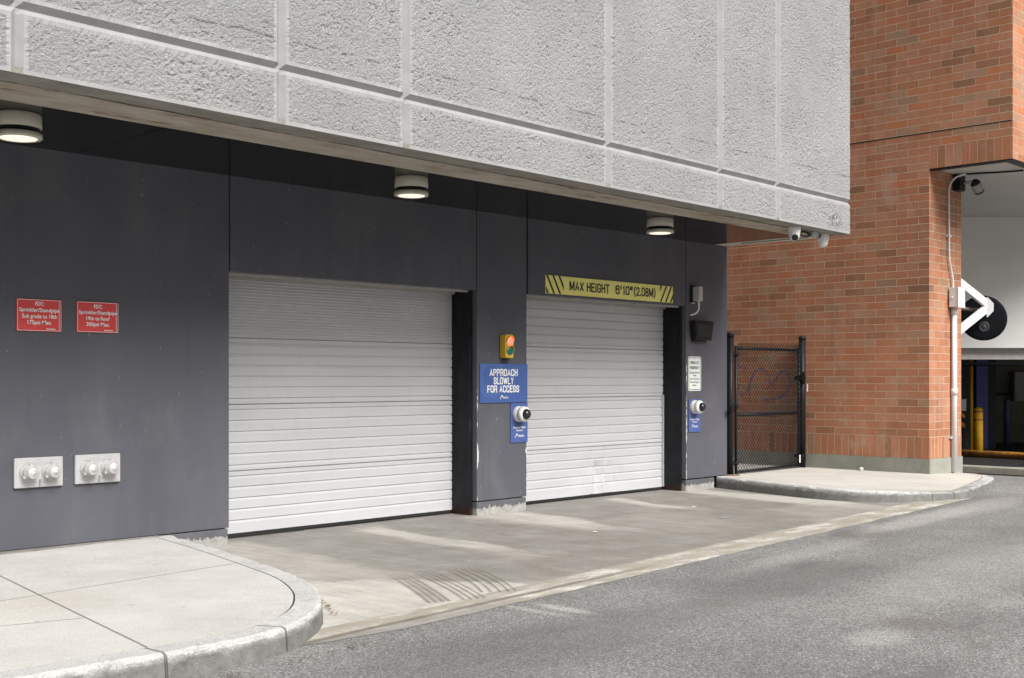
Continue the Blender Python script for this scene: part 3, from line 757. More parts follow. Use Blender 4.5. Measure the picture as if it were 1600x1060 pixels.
# ------------------------------------------------------------------ garage building
G = thing('garage_building', (9, 8.635, 0), 'dark grey garage front with white rough concrete panels above two roll-up doors', 'building')
YW = 8.635
D1 = (5.615, 8.513); D2 = (9.285, 12.168); HZ = 2.303; TOP = 3.11

def wall_panel(x0, x1, z0, z1):
    bm = BM(); box(bm, x0, x1, YW, YW + 0.07, z0, z1, 0.003, 1)
    return obj('wall_panel', bm, M['wall'], G)
wall_panel(-4, 5.607, 0.150, TOP + .02)
wall_panel(5.619, 8.527, HZ, TOP + .02)
wall_panel(8.537, 9.278, 0.152, TOP + .02)
wall_panel(9.304, 12.168, HZ, TOP + .02)
wall_panel(12.180, 13.088, 0.156, TOP + .02)
# chipped paint edges beside the openings
for x, z0, z1 in ((8.536, .153, 1.45), (9.279, .153, 1.2), (12.178, .157, 1.6)):
    bm = BM(); wx = 0.016
    prev = None
    for i in range(60):
        z = z0 + (z1 - z0) * i / 59
        wdt = max(0.0, 0.010 + 0.028 * noise.noise(Vector((x * 3, 0, z * 7))) + 0.018 * noise.noise(Vector((x, 3, z * 23))) - 0.012 * i / 59)
        sgn = -1 if x == 9.279 else 1
        row = [bm.verts.new((x, YW - .0015, z)), bm.verts.new((x + sgn * wdt, YW - .0015, z))]
        if prev: bm.faces.new((prev[0], prev[1], row[1], row[0]))
        prev = row
    obj('paint_chip', bm, simple('bare_white_primer', (0.55, 0.55, 0.54), 0.8) if 'bare_white_primer' not in bpy.data.materials else bpy.data.materials['bare_white_primer'], G)
for x0, x1 in ((5.0, 5.60), (8.54, 9.275), (12.185, 12.80)):
    bm = BM(); box(bm, x0, x1, YW + 0.005, YW + 0.075, 0.0, 0.141, 0.004, 1)
    obj('plinth', bm, M['plinth'], G)
# wall mass behind the panels
for x0, x1, z0, z1 in ((-4, 5.60, 0, 3.2), (8.545, 9.27, 0, 3.2), (12.19, 13.08, 0, 3.2), (5.60, 8.545, 2.32, 3.2), (9.27, 12.19, 2.32, 3.2)):
    bm = BM(); box(bm, x0, x1, YW + .078, YW + .40, z0, z1)
    obj('wall_core', bm, M['jamb'], G)
# steel jambs at the right of each opening, and left ones
for x0, x1 in ((8.508, 8.546), (12.163, 12.189), (5.602, 5.614), (9.271, 9.284)):
    bm = BM(); box(bm, x0, x1, YW + .072, 9.02, 0.004, 2.42, 0.003, 1)
    obj('door_jamb', bm, M['jamb'], G)
for a, b in (D1, D2):
    bm = BM(); box(bm, a, b - .006, YW + .10, YW + .13, 2.285, 2.34); box(bm, a, b - .006, 8.93, 8.965, 2.275, 2.42)
    obj('door_head', bm, M['fascia'], G)

def door(x0, x1, fine_top, dent):
    prof = []                                           # (z, depth) from the top down; depth > 0 = into the building
    def section(zt, zb, seam=True):
        prof.append((zt, 0.0))
        for g in (0.040, 0.136, 0.233, 0.331, 0.428, 0.527):
            z = zt - g
            if z - 0.03 < zb: break
            prof.extend([(z + 0.002, 0.0), (z, 0.010), (z - 0.003, 0.011), (z - 0.024, 0.0)])
        if seam:
            prof.extend([(zb + 0.008, 0.0), (zb + 0.007, 0.020), (zb + 0.0005, 0.020)])
    if fine_top:
        z = 2.46
        while z > 1.775:
            prof.extend([(z, 0.0), (z - 0.002, 0.005), (z - 0.007, 0.006), (z - 0.026, 0.0)])
            z -= 0.0275
        prof.extend([(1.764, 0.0), (1.763, 0.018), (1.757, 0.018)])
        tops = [1.756, 1.172, 0.588]
    else:
        section(2.335, 1.753)
        tops = [1.752, 1.182, 0.602]
    section(tops[0], tops[1]); section(tops[1], tops[2]); section(tops[2], 0.045, False)
    prof.append((0.045, 0.0))
    nx = 90 if dent else 8
    bm = BM(); rows = []
    for z, d in prof:
        row = []
        for i in range(nx + 1):
            x = x0 + (x1 - x0) * i / nx
            y = 8.975 + d
            if dent:
                k = math.exp(-((x - 10.95) / 0.36) ** 2 - ((z - 0.24) / 0.23) ** 2)
                q = Vector((x * 6, 0, z * 4))
                y += k * (0.022 + 0.026 * noise.noise(q) + 0.012 * noise.noise(q * 3.1))
                y += 0.022 * math.exp(-((x - 10.86) / 0.025) ** 2) * (1 if 0.05 < z < 0.42 else 0)
                y += 0.010 * math.exp(-((x - 11.02) / 0.02) ** 2) * (1 if 0.22 < z < 0.58 else 0)
            row.append(bm.verts.new((x, y, z)))
        rows.append(row)
    for a, b in zip(rows, rows[1:]):
        for i in range(nx): bm.faces.new((a[i], a[i + 1], b[i + 1], b[i]))
    o = obj('garage_door', bm, M['door'], G, 'white ribbed roll-up door with finely fluted top band' if fine_top else 'white ribbed roll-up door with crumpled dent near its bottom')
    bm = BM(); box(bm, x0 + .002, x1 - .004, 8.982, 9.02, 0.012, 0.047, 0.004, 1)
    if fine_top: box(bm, x0 + .002, x0 + 1.02, 8.965, 8.98, 0.008, 0.040)
    obj('bottom_seal', bm, M['rubber'], o)
door(D1[0], D1[1] - .006, True, False)
door(D2[0], D2[1] - .006, False, True)
for x in (12.158,):
    bm = BM(); box(bm, x - .022, x, 8.955, 8.97, 0.05, 1.2); obj('door_guide', bm, M['alu'], G)

# black soffit, light slab edge at its end, stained concrete lip
def lip_y(x): return 7.27 + 0.008 * (x - 6)
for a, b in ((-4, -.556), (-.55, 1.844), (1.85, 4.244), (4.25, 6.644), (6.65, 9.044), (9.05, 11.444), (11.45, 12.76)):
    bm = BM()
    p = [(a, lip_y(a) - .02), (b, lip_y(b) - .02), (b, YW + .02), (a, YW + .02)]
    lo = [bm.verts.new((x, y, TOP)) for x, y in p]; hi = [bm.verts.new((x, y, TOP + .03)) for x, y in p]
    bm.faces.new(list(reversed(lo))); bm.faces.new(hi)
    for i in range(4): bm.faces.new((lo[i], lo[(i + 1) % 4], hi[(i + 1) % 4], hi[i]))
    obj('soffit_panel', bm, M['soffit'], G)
bm = BM(); box(bm, 12.765, 13.088, 7.32, YW - .002, TOP + .004, TOP + .06, 0.004, 1); obj('slab_edge', bm, M['slab'], G)
bm = BM(); box(bm, -4, 12.75, 7.40, YW + .3, TOP + .06, TOP + .12); obj('soffit_backing', bm, M['jamb'], G)

def face_y(x): return 6.6 + 0.023 * (x - 4.69)
XE = 12.866
bm = BM(); rows = []
nx = 420
for i in range(nx + 1):
    x = -4 + (XE + 4) * i / nx
    f = face_y(x); l = lip_y(x)
    n1 = noise.noise(Vector((x * 2.1, 0, 3))); n2 = noise.noise(Vector((x * 8, 2, 1)))
    brk = 0.235 + 0.03 * n1 + 0.016 * n2
    chip = 0.014 * max(0, noise.noise(Vector((x * 1.3, 5, 5))) - 0.15) * 4
    prof = [(f + 0.002, 3.135), (f + .004, 3.100), (f + .05, 3.094), (f + brk - .012, 3.094 + .006 * n2), (f + brk + .004, 3.118 + chip), (f + brk + .04 + abs(n2) * .02, 3.104 + chip * .6), (l - .04, 3.102), (l - .012, 3.096), (l, 3.098), (l, 3.16)]
    rows.append([bm.verts.new((x, y, z)) for y, z in prof])
for a, b in zip(rows, rows[1:]):
    for k in range(len(a) - 1): bm.faces.new((a[k], b[k], b[k + 1], a[k + 1]))
bm.faces.new(rows[-1])
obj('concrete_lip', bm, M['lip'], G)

# rough white precast panels with a bevelled reveal between them
JX = [-4.0, -2.1, 0.4, 2.895, 4.692, 5.818, 8.246, 10.076, 11.21, XE]
ZJ = 3.470
def panel(x0, x1, z0, z1, first_left, last_right, step):
    m, lo = 0.036, 0.034                                 # half reveal, reveal depth
    nx = max(3, int((x1 - x0) / step)); nz = max(3, int((z1 - z0) / step))
    def cuts(a, b, n, sa, sb):
        out = [a] if not sa else [a, a + m]
        if sa: out.append(a + m + .026)
        s, e = out[-1], b - (m + .026 if sb else 0)
        out += [s + (e - s) * (i + 1) / n for i in range(n)]
        if sb: out += [b - m, b]
        return out
    X = cuts(x0, x1, nx, not first_left, not last_right); Z = cuts(z0, z1, nz, z0 > 3.2, z1 < 7)
    bm = BM(); rows = []
    for z in Z:
        row = []
        for x in X:
            ex = min(x - x0 if not first_left else 9, x1 - x if not last_right else 9, z - z0 if z0 > 3.2 else 9, z1 - z if z1 < 7 else 9)
            base = lo if ex < 0.001 else 0.0
            k = min(1.0, max(0.0, (ex - m - .010) / .016)) * min(1.0, max(0.0, (z - 3.118) / .02))
            amp = 0.0
            if k > 0:
                q = Vector((x, 0.37, z))
                a = noise.noise(q * 50 + Vector((noise.noise(q * 23), 0, noise.noise(q * 23 + Vector((5, 5, 5))))) * 0.9)
                b = noise.noise(q * 95 + Vector((3, 1, 2)))
                c = noise.noise(q * 3.0)
                amp = k * (0.55 + 0.9 * abs(noise.noise(q * 1.7))) * (0.0052 * a + 0.0040 * b - 0.012 * max(0.0, -a - 0.15) + 0.004 * c)
            row.append(bm.verts.new((x, face_y(x) + base - amp, z)))
        rows.append(row)
    for a, b in zip(rows, rows[1:]):
        for i in range(len(X) - 1):
            f = bm.faces.new((a[i], a[i + 1], b[i + 1], b[i]))
            c = f.calc_center_median()
            ex = min(c.x - x0 if not first_left else 9, x1 - c.x if not last_right else 9, c.z - z0 if z0 > 3.2 else 9, z1 - c.z if z1 < 7 and z1 < 6 else 9, c.z - 3.1 + .026 if z0 < 3.2 else 9)
            f.material_index = 1 if ex < m + .018 else 0
    if last_right:                                       # the free end of the canopy
        e = [r[-1] for r in rows]
        e2 = [bm.verts.new((x1, YW - .35, v.co.z)) for v in e]
        for i in range(len(e) - 1): bm.faces.new((e[i], e2[i], e2[i + 1], e[i + 1]))
    return obj('precast_panel', bm, [M['precast'], M['joint']], G)
for i in range(len(JX) - 1):
    st = 0.0078 if JX[i + 1] > 2 else 0.05
    panel(JX[i], JX[i + 1], 3.100, ZJ, i == 0, i == len(JX) - 2, st)
    panel(JX[i], JX[i + 1], ZJ, 6.4, i == 0, i == len(JX) - 2, st + .001)
bm = BM(); box(bm, -4, XE - .03, 6.95, 14, 3.20, 6.42); obj('upper_wall', bm, M['joint'], G)
bm = BM(); box(bm, -4, 13.085, 9.14, 14, 0, 3.19); obj('rear_wall', bm, M['darkwall'], G)

# ------------------------------------------------------------------ brick building
B = thing('brick_building', (15.04, 6.81, 0), 'red brick building with overhanging corner and open loading bay underneath', 'building')
XB, YP, YH, ZB, ZS, ZO = 15.04, 6.808, 5.73, 0.349, 0.638, 4.145

def uvface(bm, pts, uvs):
    uvl = bm.loops.layers.uv.verify()
    f = bm.faces.new([bm.verts.new(p) for p in pts])
    for l, t in zip(f.loops, uvs): l[uvl].uv = t
    return f
def wall_x(bm, x, y0, y1, z0, z1, zoff=ZS):               # faces along Y
    uvface(bm, [(x, y0, z0), (x, y1, z0), (x, y1, z1), (x, y0, z1)], [(y0 - YP, z0 - zoff), (y1 - YP, z0 - zoff), (y1 - YP, z1 - zoff), (y0 - YP, z1 - zoff)])
def wall_y(bm, y, x0, x1, z0, z1, zoff=ZS):
    uvface(bm, [(x0, y, z0), (x1, y, z0), (x1, y, z1), (x0, y, z1)], [(x0 - XB + .15, z0 - zoff), (x1 - XB + .15, z0 - zoff), (x1 - XB + .15, z1 - zoff), (x0 - XB + .15, z1 - zoff)])

ZL = 4.424                                                 # top of the soldier lintel
bm = BM()
wall_x(bm, XB, YP, 14, ZS, ZO); wall_x(bm, XB, YP, 14, ZO, ZL); wall_x(bm, XB, YH, 14, ZL, 10)
wall_y(bm, YP, XB, 16.04, ZS, ZO + .03); wall_x(bm, 16.04, YP, 9.5, ZS, ZO + .03)
wall_y(bm, YH, XB, 30, ZO, 10)
uvface(bm, [(XB, YH, ZO), (30, YH, ZO), (30, YH + .11, ZO), (XB, YH + .11, ZO)], [(0, 0)] * 4)
o = obj('brick_wall', bm, M['brick'], B)
bm = BM()
wall_x(bm, XB - .0015, YH, YP - .004, ZO, ZL, ZO)
wall_x(bm, XB - .0015, YP, 14, ZB, ZS, ZB); wall_y(bm, YP - .0015, XB, 16.04, ZB, ZS, ZB); wall_x(bm, 16.0415, YP, 9.5, ZB, ZS, ZB)
obj('soldier_course', bm, M['soldier'], B)
bm = BM(); box(bm, XB - .018, 16.055, YP - .018, 14, 0.0, ZB, 0.008, 2); obj('concrete_base', bm, M['base'], B)
bm = BM(); box(bm, XB - .004, XB + .05, YH + .01, 14, 4.618, 4.630); obj('flashing', bm, M['rubber'], B)
bm = BM()
box(bm, XB + .002, XB + .13, YH + .002, YP - .002, ZO - .016, ZO - .002); box(bm, XB + .13, 30, YH + .002, YH + .13, ZO - .016, ZO - .002)
box(bm, XB + .12, XB + .13, YH + .13, YP - .002, ZO - .016, ZO + .055)
obj('steel_angle', bm, M['black'], B)
bm = BM(); quad(bm, (XB + .13, YH + .12, ZO + .02), (30, YH + .12, ZO + .02), (30, 30, ZO + .02), (XB + .13, 30, ZO + .02)); obj('bay_ceiling', bm, M['ceil'], B)

# the bay wall stands at an angle to the street; A = along it, N = into the building
A = Vector((0.6901, -0.7237, 0)); N = Vector((0.7237, 0.6901, 0))
def P(s, d, z): return A * s + N * d + Vector((0, 0, z))
def abox(bm, s0, s1, d0, d1, z0, z1):
    v = [bm.verts.new(P(s, d, z)) for z in (z0, z1) for s, d in ((s0, d0), (s1, d0), (s1, d1), (s0, d1))]
    for q in ((0, 3, 2, 1), (4, 5, 6, 7), (0, 1, 5, 4), (1, 2, 6, 5), (2, 3, 7, 6), (3, 0, 4, 7)): bm.faces.new([v[i] for i in q])
    return bm
ob = obj('bay_wall', abox(BM(), 6.2, 16, 20.4, 20.75, 1.93, ZO + .05), M['render'], B)
obj('bay_lintel', abox(BM(), 6.2, 16, 20.55, 21.0, 1.735, 1.93), M['fascia'], B)
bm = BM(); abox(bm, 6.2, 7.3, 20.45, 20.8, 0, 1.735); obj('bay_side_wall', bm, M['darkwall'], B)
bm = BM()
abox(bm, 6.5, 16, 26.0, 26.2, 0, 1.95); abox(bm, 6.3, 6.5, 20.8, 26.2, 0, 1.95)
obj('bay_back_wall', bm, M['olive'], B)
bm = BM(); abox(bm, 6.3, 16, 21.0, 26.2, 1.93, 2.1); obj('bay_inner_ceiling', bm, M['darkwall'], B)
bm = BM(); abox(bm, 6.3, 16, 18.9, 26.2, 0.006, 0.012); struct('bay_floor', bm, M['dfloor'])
bm = BM(); box(bm, 17.36, 17.75, 4.4, 8.4, 0.0, 0.105, 0.02, 2); struct('kerb', bm, M['threshold'])

# spray paint on the bricks behind the gate
def ribbon(bm, pts, wd):
    prev = None
    for i, (y, z) in enumerate(pts):
        a = pts[min(i + 1, len(pts) - 1)]; b = pts[max(i - 1, 0)]
        d = Vector((a[0] - b[0], a[1] - b[1])).normalized()
        hw = wd * (0.7 + 0.5 * abs(noise.noise(Vector((y * 6, z * 6, 0)))))
        row = [bm.verts.new((XB - .003, y - d.y * hw, z + d.x * hw)), bm.verts.new((XB - .003, y + d.y * hw, z - d.x * hw))]
        if prev: bm.faces.new((prev[0], prev[1], row[1], row[0]))
        prev = row
def sp2(p): return [(v.x, v.y) for v in smooth_path([(a, b, 0) for a, b in p], 5)]
bm = BM()
ribbon(bm, sp2([(9.69, 1.134), (9.61, 1.193), (9.545, 1.262), (9.505, 1.389), (9.438, 1.504), (9.346, 1.549), (9.267, 1.514), (9.215, 1.435), (9.176, 1.321), (9.124, 1.355), (9.047, 1.468)]), .014)
ribbon(bm, sp2([(9.76, 1.592), (9.64, 1.574), (9.57, 1.527)]), .011); ribbon(bm, sp2([(9.54, 1.26), (9.53, 1.16), (9.54, 1.08)]), .009)
ribbon(bm, sp2([(9.24, 1.25), (9.19, 1.29), (9.15, 1.31)]), .008)
obj('graffiti', bm, M['purple'], B)
bm = BM()
ribbon(bm, sp2([(9.047, 1.468), (8.957, 1.513), (8.881, 1.457), (8.856, 1.367), (8.894, 1.255), (8.957, 1.165), (9.06, 1.118), (9.293, 1.093)]), .016)
ribbon(bm, sp2([(9.68, .94), (9.40, .91), (9.11, .905), (8.97, .953)]), .011)
obj('graffiti', bm, M['bluespray'], B)

# ------------------------------------------------------------------ bay contents
def bollard(s, d, h, r, mat, label, bands):
    t = thing('bollard', P(s, d, 0), label, 'bollard')
    bm = BM(); lathe(bm, P(s, d, .012), (0, 0, 1), [(0, r), (h - r * .6, r), (h - r * .25, r * .85), (h - .01, r * .45), (h, 0.001)], 24)
    obj('post', bm, mat, t)
    for z in bands:
        bm = BM(); lathe(bm, P(s, d, z), (0, 0, 1), [(0, r + .003), (.022, r + .003)], 24, False, False); obj('band', bm, M['redband'], t)
    return t
bollard(8.565, 21.9, .87, .082, M['bol'], 'yellow bollard with two red bands inside the loading bay', (.79, .64))
bollard(10.2, 24.6, .98, .055, M['teal'], 'slim slate blue bollard against the back of the loading bay', ())
t = thing('blue_column', P(9.1, 23.2, 0), 'deep blue painted column behind the yellow bollard in the loading bay', 'column')
obj('shaft', abox(BM(), 9.00, 9.22, 23.1, 23.3, .012, 1.93), M['bluep'], t); obj('foot', abox(BM(), 8.97, 9.25, 23.07, 23.33, .012, .05), M['black'], t)
t = thing('yellow_pole', P(9.12, 23.9, 0), 'yellow vertical pole rising behind the yellow bollard', 'pole')
bm = BM(); cyl(bm, P(8.78, 22.8, .012), P(8.78, 22.8, 1.93), .035, 16); obj('shaft', bm, M['bol'], t)
bm = BM(); cyl(bm, P(8.78, 22.8, .012), P(8.78, 22.8, .04), .07, 16); obj('foot', bm, M['bol'], t)
t = thing('black_post', P(9.5, 23.6, 0), 'black steel post beside the blue column in the loading bay', 'post')
obj('shaft', abox(BM(), 9.36, 9.56, 23.55, 23.75, .012, 1.93), M['black'], t); obj('cover_plate', abox(BM(), 9.35, 9.57, 23.53, 23.55, .2, 1.15), M['black'], t)
t = thing('hazard_post', P(8.45, 22.5, 0), 'black post with yellow hazard stripes at the edge of the brick pillar', 'post')
bm = BM(); abox(bm, 8.32, 8.55, 22.3, 22.4, .012, 1.9); obj('shaft', bm, M['black'], t)
bm = BM()
for k in range(2):
    z = .80 - k * .17
    v = [bm.verts.new(p) for p in (P(8.37, 22.297, z), P(8.47, 22.297, z - .07), P(8.47, 22.297, z - .15), P(8.37, 22.297, z - .07))]
    bm.faces.new(v)
obj('stripe', bm, M['bol'], t)
t = tag(obj('notice', abox(BM(), 8.375, 8.49, 22.285, 22.295, .80, 1.02), M['paper']), 'white paper notice on the black striped post in the loading bay', 'notice')
t = thing('electrical_cabinet', P(10.9, 25.9, 0), 'grey electrical cabinet on the back wall of the loading bay', 'cabinet')
obj('housing', abox(BM(), 10.85, 11.35, 25.75, 25.99, .92, 1.55), M['cabinet'], t); obj('cabinet_door', abox(BM(), 10.88, 11.32, 25.735, 25.75, .95, 1.52), M['cabinet'], t)
bm = BM(); cyl(bm, P(10.25, 25.9, 1.06), P(10.85, 25.9, 1.06), .02, 10); obj('cable', bm, M['black'], t)
bm = BM(); tube(bm, [P(7.6, 21.9, .07), P(8.6, 20.6, .08), P(9.0, 19.9, .075), (19.50, 7.20, .06), (20.0, 6.2, .06)], .06, 12)
tag(obj('ground_pipe', bm, M['rust']), 'rusty yellow pipe lying on the loading bay floor', 'pipe')
bm = BM(); tube(bm, [P(7.7, 20.6, 1.66), P(12, 20.7, 1.60), P(14, 20.8, 1.62)], .035, 10)
tag(obj('overhead_pipe', bm, M['black']), 'black pipe running under the loading bay lintel', 'pipe')

# round mirror on its bracket
t = thing('traffic_mirror', (16.05, 6.9, 2.2), 'round black backed traffic mirror on white triangular bracket beside brick pillar', 'mirror')
mc = P(6.885, 17.42, 2.29); ax = Vector((-0.80, -0.56, 0.16)).normalized()
bm = BM(); lathe(bm, mc, ax, [(-.03, .32), (-.015, .335), (.0, .336), (.006, .332), (.010, .30), (.012, .15), (.012, .001)], 56); obj('dish', bm, M['mirror'], t)
bm = BM(); hc = mc + Vector((0, 0, -.14)); lathe(bm, hc + ax * .02, ax, [(0, .085), (.02, .085), (.024, .06), (.016, .045), (.03, .02), (.03, .001)], 28); obj('hub', bm, M['black'], t)
tip = Vector((17.16, 6.86, 2.43))
def flatbar(p, q, hw, th):
    bm = BM(); p = Vector(p); q = Vector(q); d = (q - p).normalized(); y = Vector((0, 1, 0)); u = d.cross(y).normalized()
    vs = [bm.verts.new(b + u * a * hw + y * c * th) for b in (p, q) for a, c in ((-1, -1), (1, -1), (1, 1), (-1, 1))]
    for f in ((0, 1, 2, 3), (7, 6, 5, 4), (0, 4, 5, 1), (1, 5, 6, 2), (2, 6, 7, 3), (3, 7, 4, 0)): bm.faces.new([vs[i] for i in f])
    return bm
obj('bracket_arm', flatbar((16.045, 6.9, 2.78), tip + Vector((-.15, 0, .05)), .058, .02), M['white'], t)
obj('bracket_arm', flatbar((16.045, 6.9, 2.02), tip + Vector((-.15, 0, -.03)), .058, .02), M['white'], t)
bm = BM()
o1 = [(17.0, 6.84, 2.56), (17.02, 6.84, 2.57), (17.24, 6.84, 2.49), (17.24, 6.84, 2.38), (17.02, 6.84, 2.28), (17.0, 6.84, 2.29)]
fa = [bm.verts.new(p) for p in o1]; fb = [bm.verts.new((x, y + .012, z)) for x, y, z in o1]
bm.faces.new(fa); bm.faces.new(list(reversed(fb)))
for i in range(6): bm.faces.new((fa[i], fb[i], fb[(i + 1) % 6], fa[(i + 1) % 6]))
obj('bracket_plate', bm, M['silver'], t)
bm = BM(); cyl(bm, (16.045, 6.98, 2.40), mc + Vector((-.10, 0, .10)), .028, 12); obj('stay', bm, simple('brown_steel', (.16, .12, .10), .6), t)

# conduit, box and pipe on the pillar
t = thing('electrical_conduit', (15.70, 6.79, 0.15), 'white electrical conduit and junction box running down the brick pillar', 'conduit')
yp = 6.765
bm = BM(); tube(bm, [(15.715, yp, .15), (15.715, yp, 2.28)], .037, 14); obj('wide_pipe', bm, M['pale'], t)
for z in (2.26, 1.18):
    bm = BM(); cyl(bm, (15.715, yp, z), (15.715, yp, z + .09), .043, 14); obj('pipe_collar', bm, M['pale'], t)
bm = BM(); box(bm, 15.63, 15.715, 6.775, 6.806, .60, .62); obj('pipe_clamp', bm, M['pale'], t)
bm = BM(); box(bm, 15.60, 15.80, 6.66, 6.79, 2.36, 2.62, .008); box(bm, 15.592, 15.808, 6.655, 6.665, 2.352, 2.628, .003, 1)
o = obj('junction_box', bm, M['pale'], t)
bm = BM(); cyl(bm, (15.60, 6.74, 2.49), (15.565, 6.74, 2.49), .014, 10); obj('cable_gland', bm, M['pale'], o)
bm = BM(); tube(bm, smooth_path([(15.70, 6.775, 2.62), (15.69, 6.775, 2.74), (15.62, 6.775, 2.92), (15.585, 6.775, 3.05), (15.575, 6.775, 3.5), (15.57, 6.775, 3.86), (15.58, 6.76, 4.0), (15.62, 6.70, 4.09), (15.70, 6.60, 4.135)], 7), .0125, 10)
obj('thin_pipe', bm, M['pale'], t)
bm = BM(); tube(bm, smooth_path([(15.70, 6.60, 4.135), (15.85, 6.45, 4.148), (15.95, 6.25, 4.148), (15.98, 5.95, 4.14)], 7), .0125, 10)
obj('ceiling_cable', bm, M['black'], t)
bm = BM(); box(bm, 15.545, 15.61, 6.755, 6.806, 3.30, 3.325); obj('pipe_clamp', bm, M['pale'], t)

# floodlight under the brick overhang
t = thing('flood_light', (15.87, 6.8, 4.0), 'small black floodlight with grey head under the brick overhang', 'floodlight')
bm = BM(); box(bm, 15.74, 15.93, 6.70, 6.80, 3.94, 4.155, .01); obj('mounting_box', bm, M['black'], t)
bm = BM(); tube(bm, [(15.88, 6.70, 4.05), (15.89, 6.62, 4.05), (15.92, 6.56, 4.04)], .026, 12); obj('swivel_arm', bm, M['greymetal'], t)
bm = BM(); a0 = Vector((15.885, 6.57, 4.075)); dd = Vector((.62, -.10, -.66)).normalized()
lathe(bm, a0, dd, [(0, .02), (.02, .05), (.05, .062), (.19, .066), (.205, .066)], 20); o = obj('lamp_head', bm, M['black'], t)
bm = BM(); lathe(bm, a0 + dd * .06, dd, [(0, .068), (.12, .068)], 20, False, False); obj('grey_band', bm, M['cabinet'], o)
bm = BM(); lathe(bm, a0 + dd * .203, dd, [(0, .058), (.010, .056), (.012, .001)], 20, False, True); obj('lens', bm, M['silver'], o)

# ------------------------------------------------------------------ gate
t = thing('chain_link_gate', (14.05, 8.66, 0.15), 'black chain-link gate between two round posts across the alley', 'gate')
YG = 8.62
def gate_post(x, r, top, plate, z0=.15):
    bm = BM(); lathe(bm, (x, YG, z0), (0, 0, 1), [(0, r), (top - z0, r)], 24); o = obj('post', bm, M['black'], t)
    bm = BM(); lathe(bm, (x, YG, top - .01), (0, 0, 1), [(0, r + .006), (.04, r + .006), (.055, r * .8), (.06, .001)], 24); obj('post_cap', bm, M['black'], o)
    if plate:
        bm = BM(); lathe(bm, (x, YG, z0), (0, 0, 1), [(0, .125), (.008, .125), (.014, .07)], 28)
        obj('base_plate', bm, simple('rusty_base_plate', (.16, .10, .06), .8, .4, 30), o)
gate_post(13.135, .046, 1.955, True); gate_post(14.955, .046, 1.955, False)
zr = (.185, .925, 1.80); XL, XR = 13.27, 14.86
bm = BM()
for z in zr: cyl(bm, (XL, YG, z), (XR, YG, z), .021, 12)
for x in (XL, XR): cyl(bm, (x, YG, .16), (x, YG, 1.83), .021, 12)
obj('frame', bm, M['black'], t)
bm = BM(); wy = YG - .024; pz = .064; z0, z1, x0, x1 = .19, 1.875, XL + .01, XR - .01; H = z1 - z0; L = x1 - x0
def seg(a, b):
    a = Vector(a); b = Vector(b); d = (b - a).normalized(); u = Vector((0, 1, 0)); v = d.cross(u)
    r = .0022
    A4 = [bm.verts.new(a + u * i * r + v * j * r) for i, j in ((-1, -1), (1, -1), (1, 1), (-1, 1))]
    B4 = [bm.verts.new(b + u * i * r + v * j * r) for i, j in ((-1, -1), (1, -1), (1, 1), (-1, 1))]
    for k in range(4): bm.faces.new((A4[k], A4[(k + 1) % 4], B4[(k + 1) % 4], B4[k]))
nn = int((L + H) / pz)
for k in range(nn + 1):
    c = k * pz
    a0, a1 = max(0, c - H), min(L, c)
    if a1 - a0 > .01:
        seg((x0 + a0, wy, z0 + c - a0), (x0 + a1, wy, z0 + c - a1))
        seg((x1 - a0, wy - .004, z0 + c - a0), (x1 - a1, wy - .004, z0 + c - a1))
obj('wire_mesh', bm, M['black'], t)
for z in (.30, 1.05, 1.72):
    bm = BM(); tube(bm, [(XL, YG - .03, z), (XL, YG + .03, z)], .028, 10); tube(bm, [(13.18, YG, z), (XL, YG, z)], .012, 8); obj('hinge', bm, M['black'], t)
bm = BM(); box(bm, 13.02, 13.14, YG - .065, YG - .045, .98, 1.02); box(bm, 13.03, 13.05, YG - .085, YG - .05, .955, 1.04); obj('side_bolt', bm, M['black'], t)
bm = BM(); box(bm, XR - .02, 14.96, YG - .06, YG + .06, 1.38, 1.44, .006); box(bm, 14.98, 15.039, YG - .01, YG + .012, 1.41, 1.43); box(bm, 14.86, 14.90, YG - .08, YG - .05, 1.32, 1.50, .006); obj('latch', bm, M['black'], t)
bm = BM(); box(bm, XR - .02, 14.96, YG - .06, YG + .06, .30, .35, .006); box(bm, 14.98, 15.039, YG - .01, YG + .012, .315, .335); obj('lower_latch', bm, M['black'], t)
bm = BM(); box(bm, 14.978, 14.99, YG - .07, YG - .055, 1.22, 1.33, .003); obj('white_tag', bm, M['paper'], t)
bm = BM(); box(bm, XR - .075, XR - .045, YG - .055, YG - .05, .23, .34, .004); obj('white_tag', bm, M['paper'], t)
bm = BM(); box(bm, 13.30, 14.35, 9.35, 9.42, .152, .30, .004); tag(obj('metal_plank', bm, M['greymetal']), 'grey metal plank lying on the ground behind the chain-link gate', 'plank')

# ------------------------------------------------------------------ lamps under the canopy
t = thing('canopy_light', (6.73, 7.60, TOP), 'lit round canopy lamp above the wider fluted door', 'ceiling light', 'round lamps under the canopy')
c = (6.73, 7.60)
bm = BM(); lathe(bm, (*c, TOP), (0, 0, -1), [(0, .135), (.01, .140), (.090, .144), (.094, .135)], 40); obj('housing', bm, M['cream'], t)
bm = BM(); lathe(bm, (*c, TOP - .088), (0, 0, -1), [(0, .125), (.012, .125), (.015, .136), (.019, .136), (.022, .125), (.036, .125)], 40); obj('gap_ring', bm, M['black'], t)
bm = BM(); lathe(bm, (*c, TOP - .122), (0, 0, -1), [(0, .140), (.004, .147), (.030, .147), (.036, .143), (.036, .118)], 40, True, False); obj('trim_ring', bm, M['cream'], t)
bm = BM(); lathe(bm, (*c, TOP - .154), (0, 0, -1), [(0, .119), (.006, .112), (.010, .07), (.011, .001)], 40, False, True); obj('lens', bm, M['lens'], t)
dup(t, (10.287, 7.63, TOP), 'lit round canopy lamp above the MAX HEIGHT sign')
